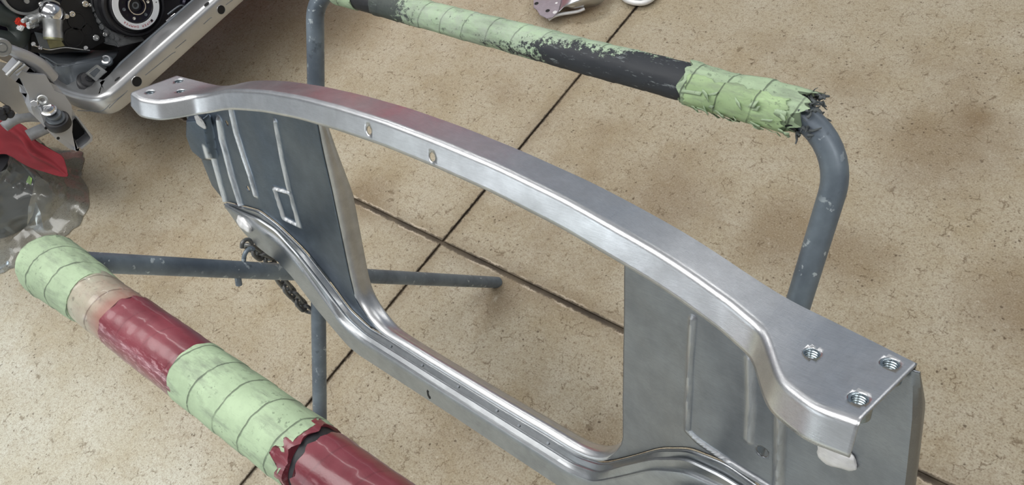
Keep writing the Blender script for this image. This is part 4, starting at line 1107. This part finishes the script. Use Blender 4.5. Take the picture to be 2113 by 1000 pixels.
def make_bag():
    bag = thing('plastic_bag', 'crumpled clear plastic bag on the concrete left of the green bar end', 'bag', (-2.98, .10, 0))
    bm = bmesh.new(); n, m = 120, 60; g = []
    base = Vector((-3.02, .10, 0))
    for j in range(m+1):
        t = j/m
        for_r = []
        for i in range(n):
            a = 2*math.pi*i/n
            r = .265-.045*t**2+.016*abs(mnoise.noise(Vector((math.cos(a)*5, math.sin(a)*5, t*1.5))))*2+.05*max(0, 1-t*5)
            lobe = .07*math.exp(-((((a-.35+math.pi) % (2*math.pi))-math.pi)/.30)**2)*(1-t*.7)
            cr = .030*(mnoise.noise(Vector((math.cos(a)*3, math.sin(a)*3, t*2.2+5))))+.012*abs(mnoise.noise(Vector((math.cos(a)*9, math.sin(a)*9, t*6))))
            r += lobe+cr
            z = .004+.25*t**.9+.012*mnoise.noise(Vector((math.cos(a)*2, math.sin(a)*2, 9)))*t
            for_r.append(bm.verts.new(base+Vector((math.cos(a)*r, math.sin(a)*r, z))))
        g.append(for_r)
    for j in range(m):
        for i in range(n): bm.faces.new((g[j][i], g[j][(i+1) % n], g[j+1][(i+1) % n], g[j+1][i]))
    o = obj('bag_film', bm, M['film'], bag, 25)
    # loose gathered mouth flap lying towards the floor
    fl = [on_z(75, 362, .16), on_z(112, 381, .06), on_z(106, 432, .012), on_z(92, 476, .010), on_z(52, 470, .03), on_z(62, 420, .10)]
    bm = bmesh.new(); c = sum(fl, Vector())/len(fl)+Vector((0, 0, .02)); ring = fl
    V0 = [bm.verts.new(p) for p in ring]; cv = bm.verts.new(c)
    for i in range(len(V0)): bm.faces.new((V0[i], V0[(i+1) % len(V0)], cv))
    bmesh.ops.subdivide_edges(bm, edges=bm.edges, cuts=5, use_grid_fill=True)
    for v in bm.verts: v.co += Vector((.3, -.2, 1))*(.012*mnoise.noise(v.co*14)+.006*mnoise.noise(v.co*40))
    for v in bm.verts: v.co.z = max(v.co.z, .006)
    obj('bag_flap', bm, M['film'], bag, 20)
    bm = bmesh.new(); tube(bm, smooth_path([on_z(42, 332, .20), on_z(52, 345, .19), on_z(64, 358, .17), on_z(72, 372, .15)], 4), .004, 8); obj('bag_tie', bm, M['shred'], bag, 60)
    bm = bmesh.new(); extrude(bm, [on_z(60, 362, .185), on_z(66, 368, .18), on_z(64, 382, .165), on_z(54, 376, .17)], (.002, 0, .002)); o = obj('tape_scrap', bm, M['leaf'], bag, 0); o['label'] = 'bright green scrap of tape'
make_bag()
# ------------------------------------------------------------------ sheet metal lying on the floor at the back
def make_back_parts():
    Zf = .012
    a = thing('sheet_metal_panel', 'pressed bare metal panel with punched end plate, on the floor behind the far bar', 'car panel', on_z(1150, 0, 0))
    bm = bmesh.new(); extrude(bm, [on_z(x, y, .045) for x, y in ((1112, -60), (1101, -12), (1101, 16), (1108, 20), (1113, 30), (1128, 38), (1140, 36), (1152, 24), (1158, 0), (1166, -60))], (0, 0, -.0025), .0008)
    obj('end_plate', bm, mat_plum, a, 40)
    bm = bmesh.new(); T = [on_z(x, y, z) for x, y, z in ((1166, -60, .06), (1158, 0, .052), (1153, 24, .047))]
    rows = [[(1164, -60, .05), (1158, 0, .045), (1152, 26, .042)], [(1200, -60, .10), (1180, 0, .075), (1166, 14, .055)], [(1236, -40, .10), (1222, -8, .075), (1182, 17, .045)], [(1256, -36, .05), (1240, 0, .035), (1202, 15, .025), ], [(1258, -36, .012), (1245, 2, .008), (1204, 19, .006)]]
    g = []
    for r in rows:
        pts = smooth_path([on_z(*q) for q in r], 8); g.append(pts)
    cols = list(zip(*g)); G = []
    for cset in cols: G.append([bm.verts.new(p) for p in smooth_path(list(cset), 5)])
    for A, B in zip(G, G[1:]):
        for k in range(len(A)-1): bm.faces.new((A[k], A[k+1], B[k+1], B[k]))
    o = obj('formed_skin', bm, M['steel'], a, 50); solid(o, .0018, 0)
    bm = bmesh.new(); pts = [on_z(1132, 40, .03), on_z(1150, 31, .03), on_z(1190, 24, .020), on_z(1206, 18, .02)]
    tube(bm, smooth_path(pts, 5), .006, 10); obj('rolled_edge', bm, M['weld'], a, 60)
    for (x, y) in ((1107, 7), (1130, 22), (1148, 6), (1145, 25)):
        bm = bmesh.new(); lathe(bm, on_z(x, y, .0452), (0, 0, 1), [(0, .008 if x != 1148 else .005), (.0005, .007 if x != 1148 else .004), (.0005, 0)], 16, caps=False); obj('punched_hole', bm, M['hole'] if x in (1107, 1130) else M['weld'], a, 0)
    b = thing('rolled_rim', 'curved bright rolled metal rim on the floor, cut off by the top edge', 'car panel', on_z(1320, 0, 0))
    bm = bmesh.new(); tube(bm, smooth_path([on_z(x, y, .02) for x, y in ((1270, -30), (1288, -4), (1304, 4), (1322, 6), (1338, 2), (1352, -10), (1372, -40))], 6), .010, 12); obj('rim', bm, M['weld'], b, 60)
    bm = bmesh.new(); extrude(bm, [on_z(x, y, .030) for x, y in ((1272, -40), (1290, -8), (1306, 0), (1322, 2), (1336, -2), (1350, -14), (1372, -50))], (0, 0, -.008), .001); obj('disc', bm, M['steel'], b, 40)
mat_plum = mat_steel('plum_reflection_steel', (.50, .46, .50), .35, .5)  # purple-grey of a reflection put into the base colour
make_back_parts()

# ------------------------------------------------------------------ unseen red cabinet, added for the pink it mirrors into the steel
def make_cabinet():
    c = thing('added_red_cabinet', 'unseen red cabinet added to tint the steel by reflection', 'cabinet', (-4.2, 3.3, 0))
    M['redpaint'] = plain('red_cabinet_paint', srgb(205, 70, 74), 0.35, 0, 0.05, 3)
    rot = Matrix.Rotation(math.radians(45), 3, 'Z'); ctr = Vector((-4.2, 3.3, 0))
    def B(name, o, sz, mat, par, bev=.01):
        bm = bmesh.new(); box(bm, (0, 0, 0), sz, None, bev); bmesh.ops.transform(bm, matrix=Matrix.Translation(ctr+rot @ Vector(o)) @ rot.to_4x4(), verts=bm.verts)
        return obj(name, bm, mat, par, 40)
    B('cabinet_body', (0, 0, .72), (2.5, .55, 1.24), M['redpaint'], c)
    B('worktop', (0, 0, 1.36), (2.54, .58, .035), M['castd'], c)
    for i in range(5):
        d = B('drawer', (0, -.285, .24+i*.235), (2.40, .03, .215), M['redpaint'], c); B('drawer_handle', (0, -.315, .30+i*.235), (2.0, .025, .02), M['alu'], d, .004)
    for x in (-1.15, 1.15):
        for y in (-.2, .2):
            bm = bmesh.new(); cyl(bm, ctr+rot @ Vector((x, y-.02, .055)), rot @ Vector((0, 1, 0)), .055, .04, 20, bev=.006); w = obj('caster', bm, M['rubber'], c, 40)
            B('caster_fork', (x, y, .09), (.05, .06, .05), M['alu'], w, .004)
make_cabinet()
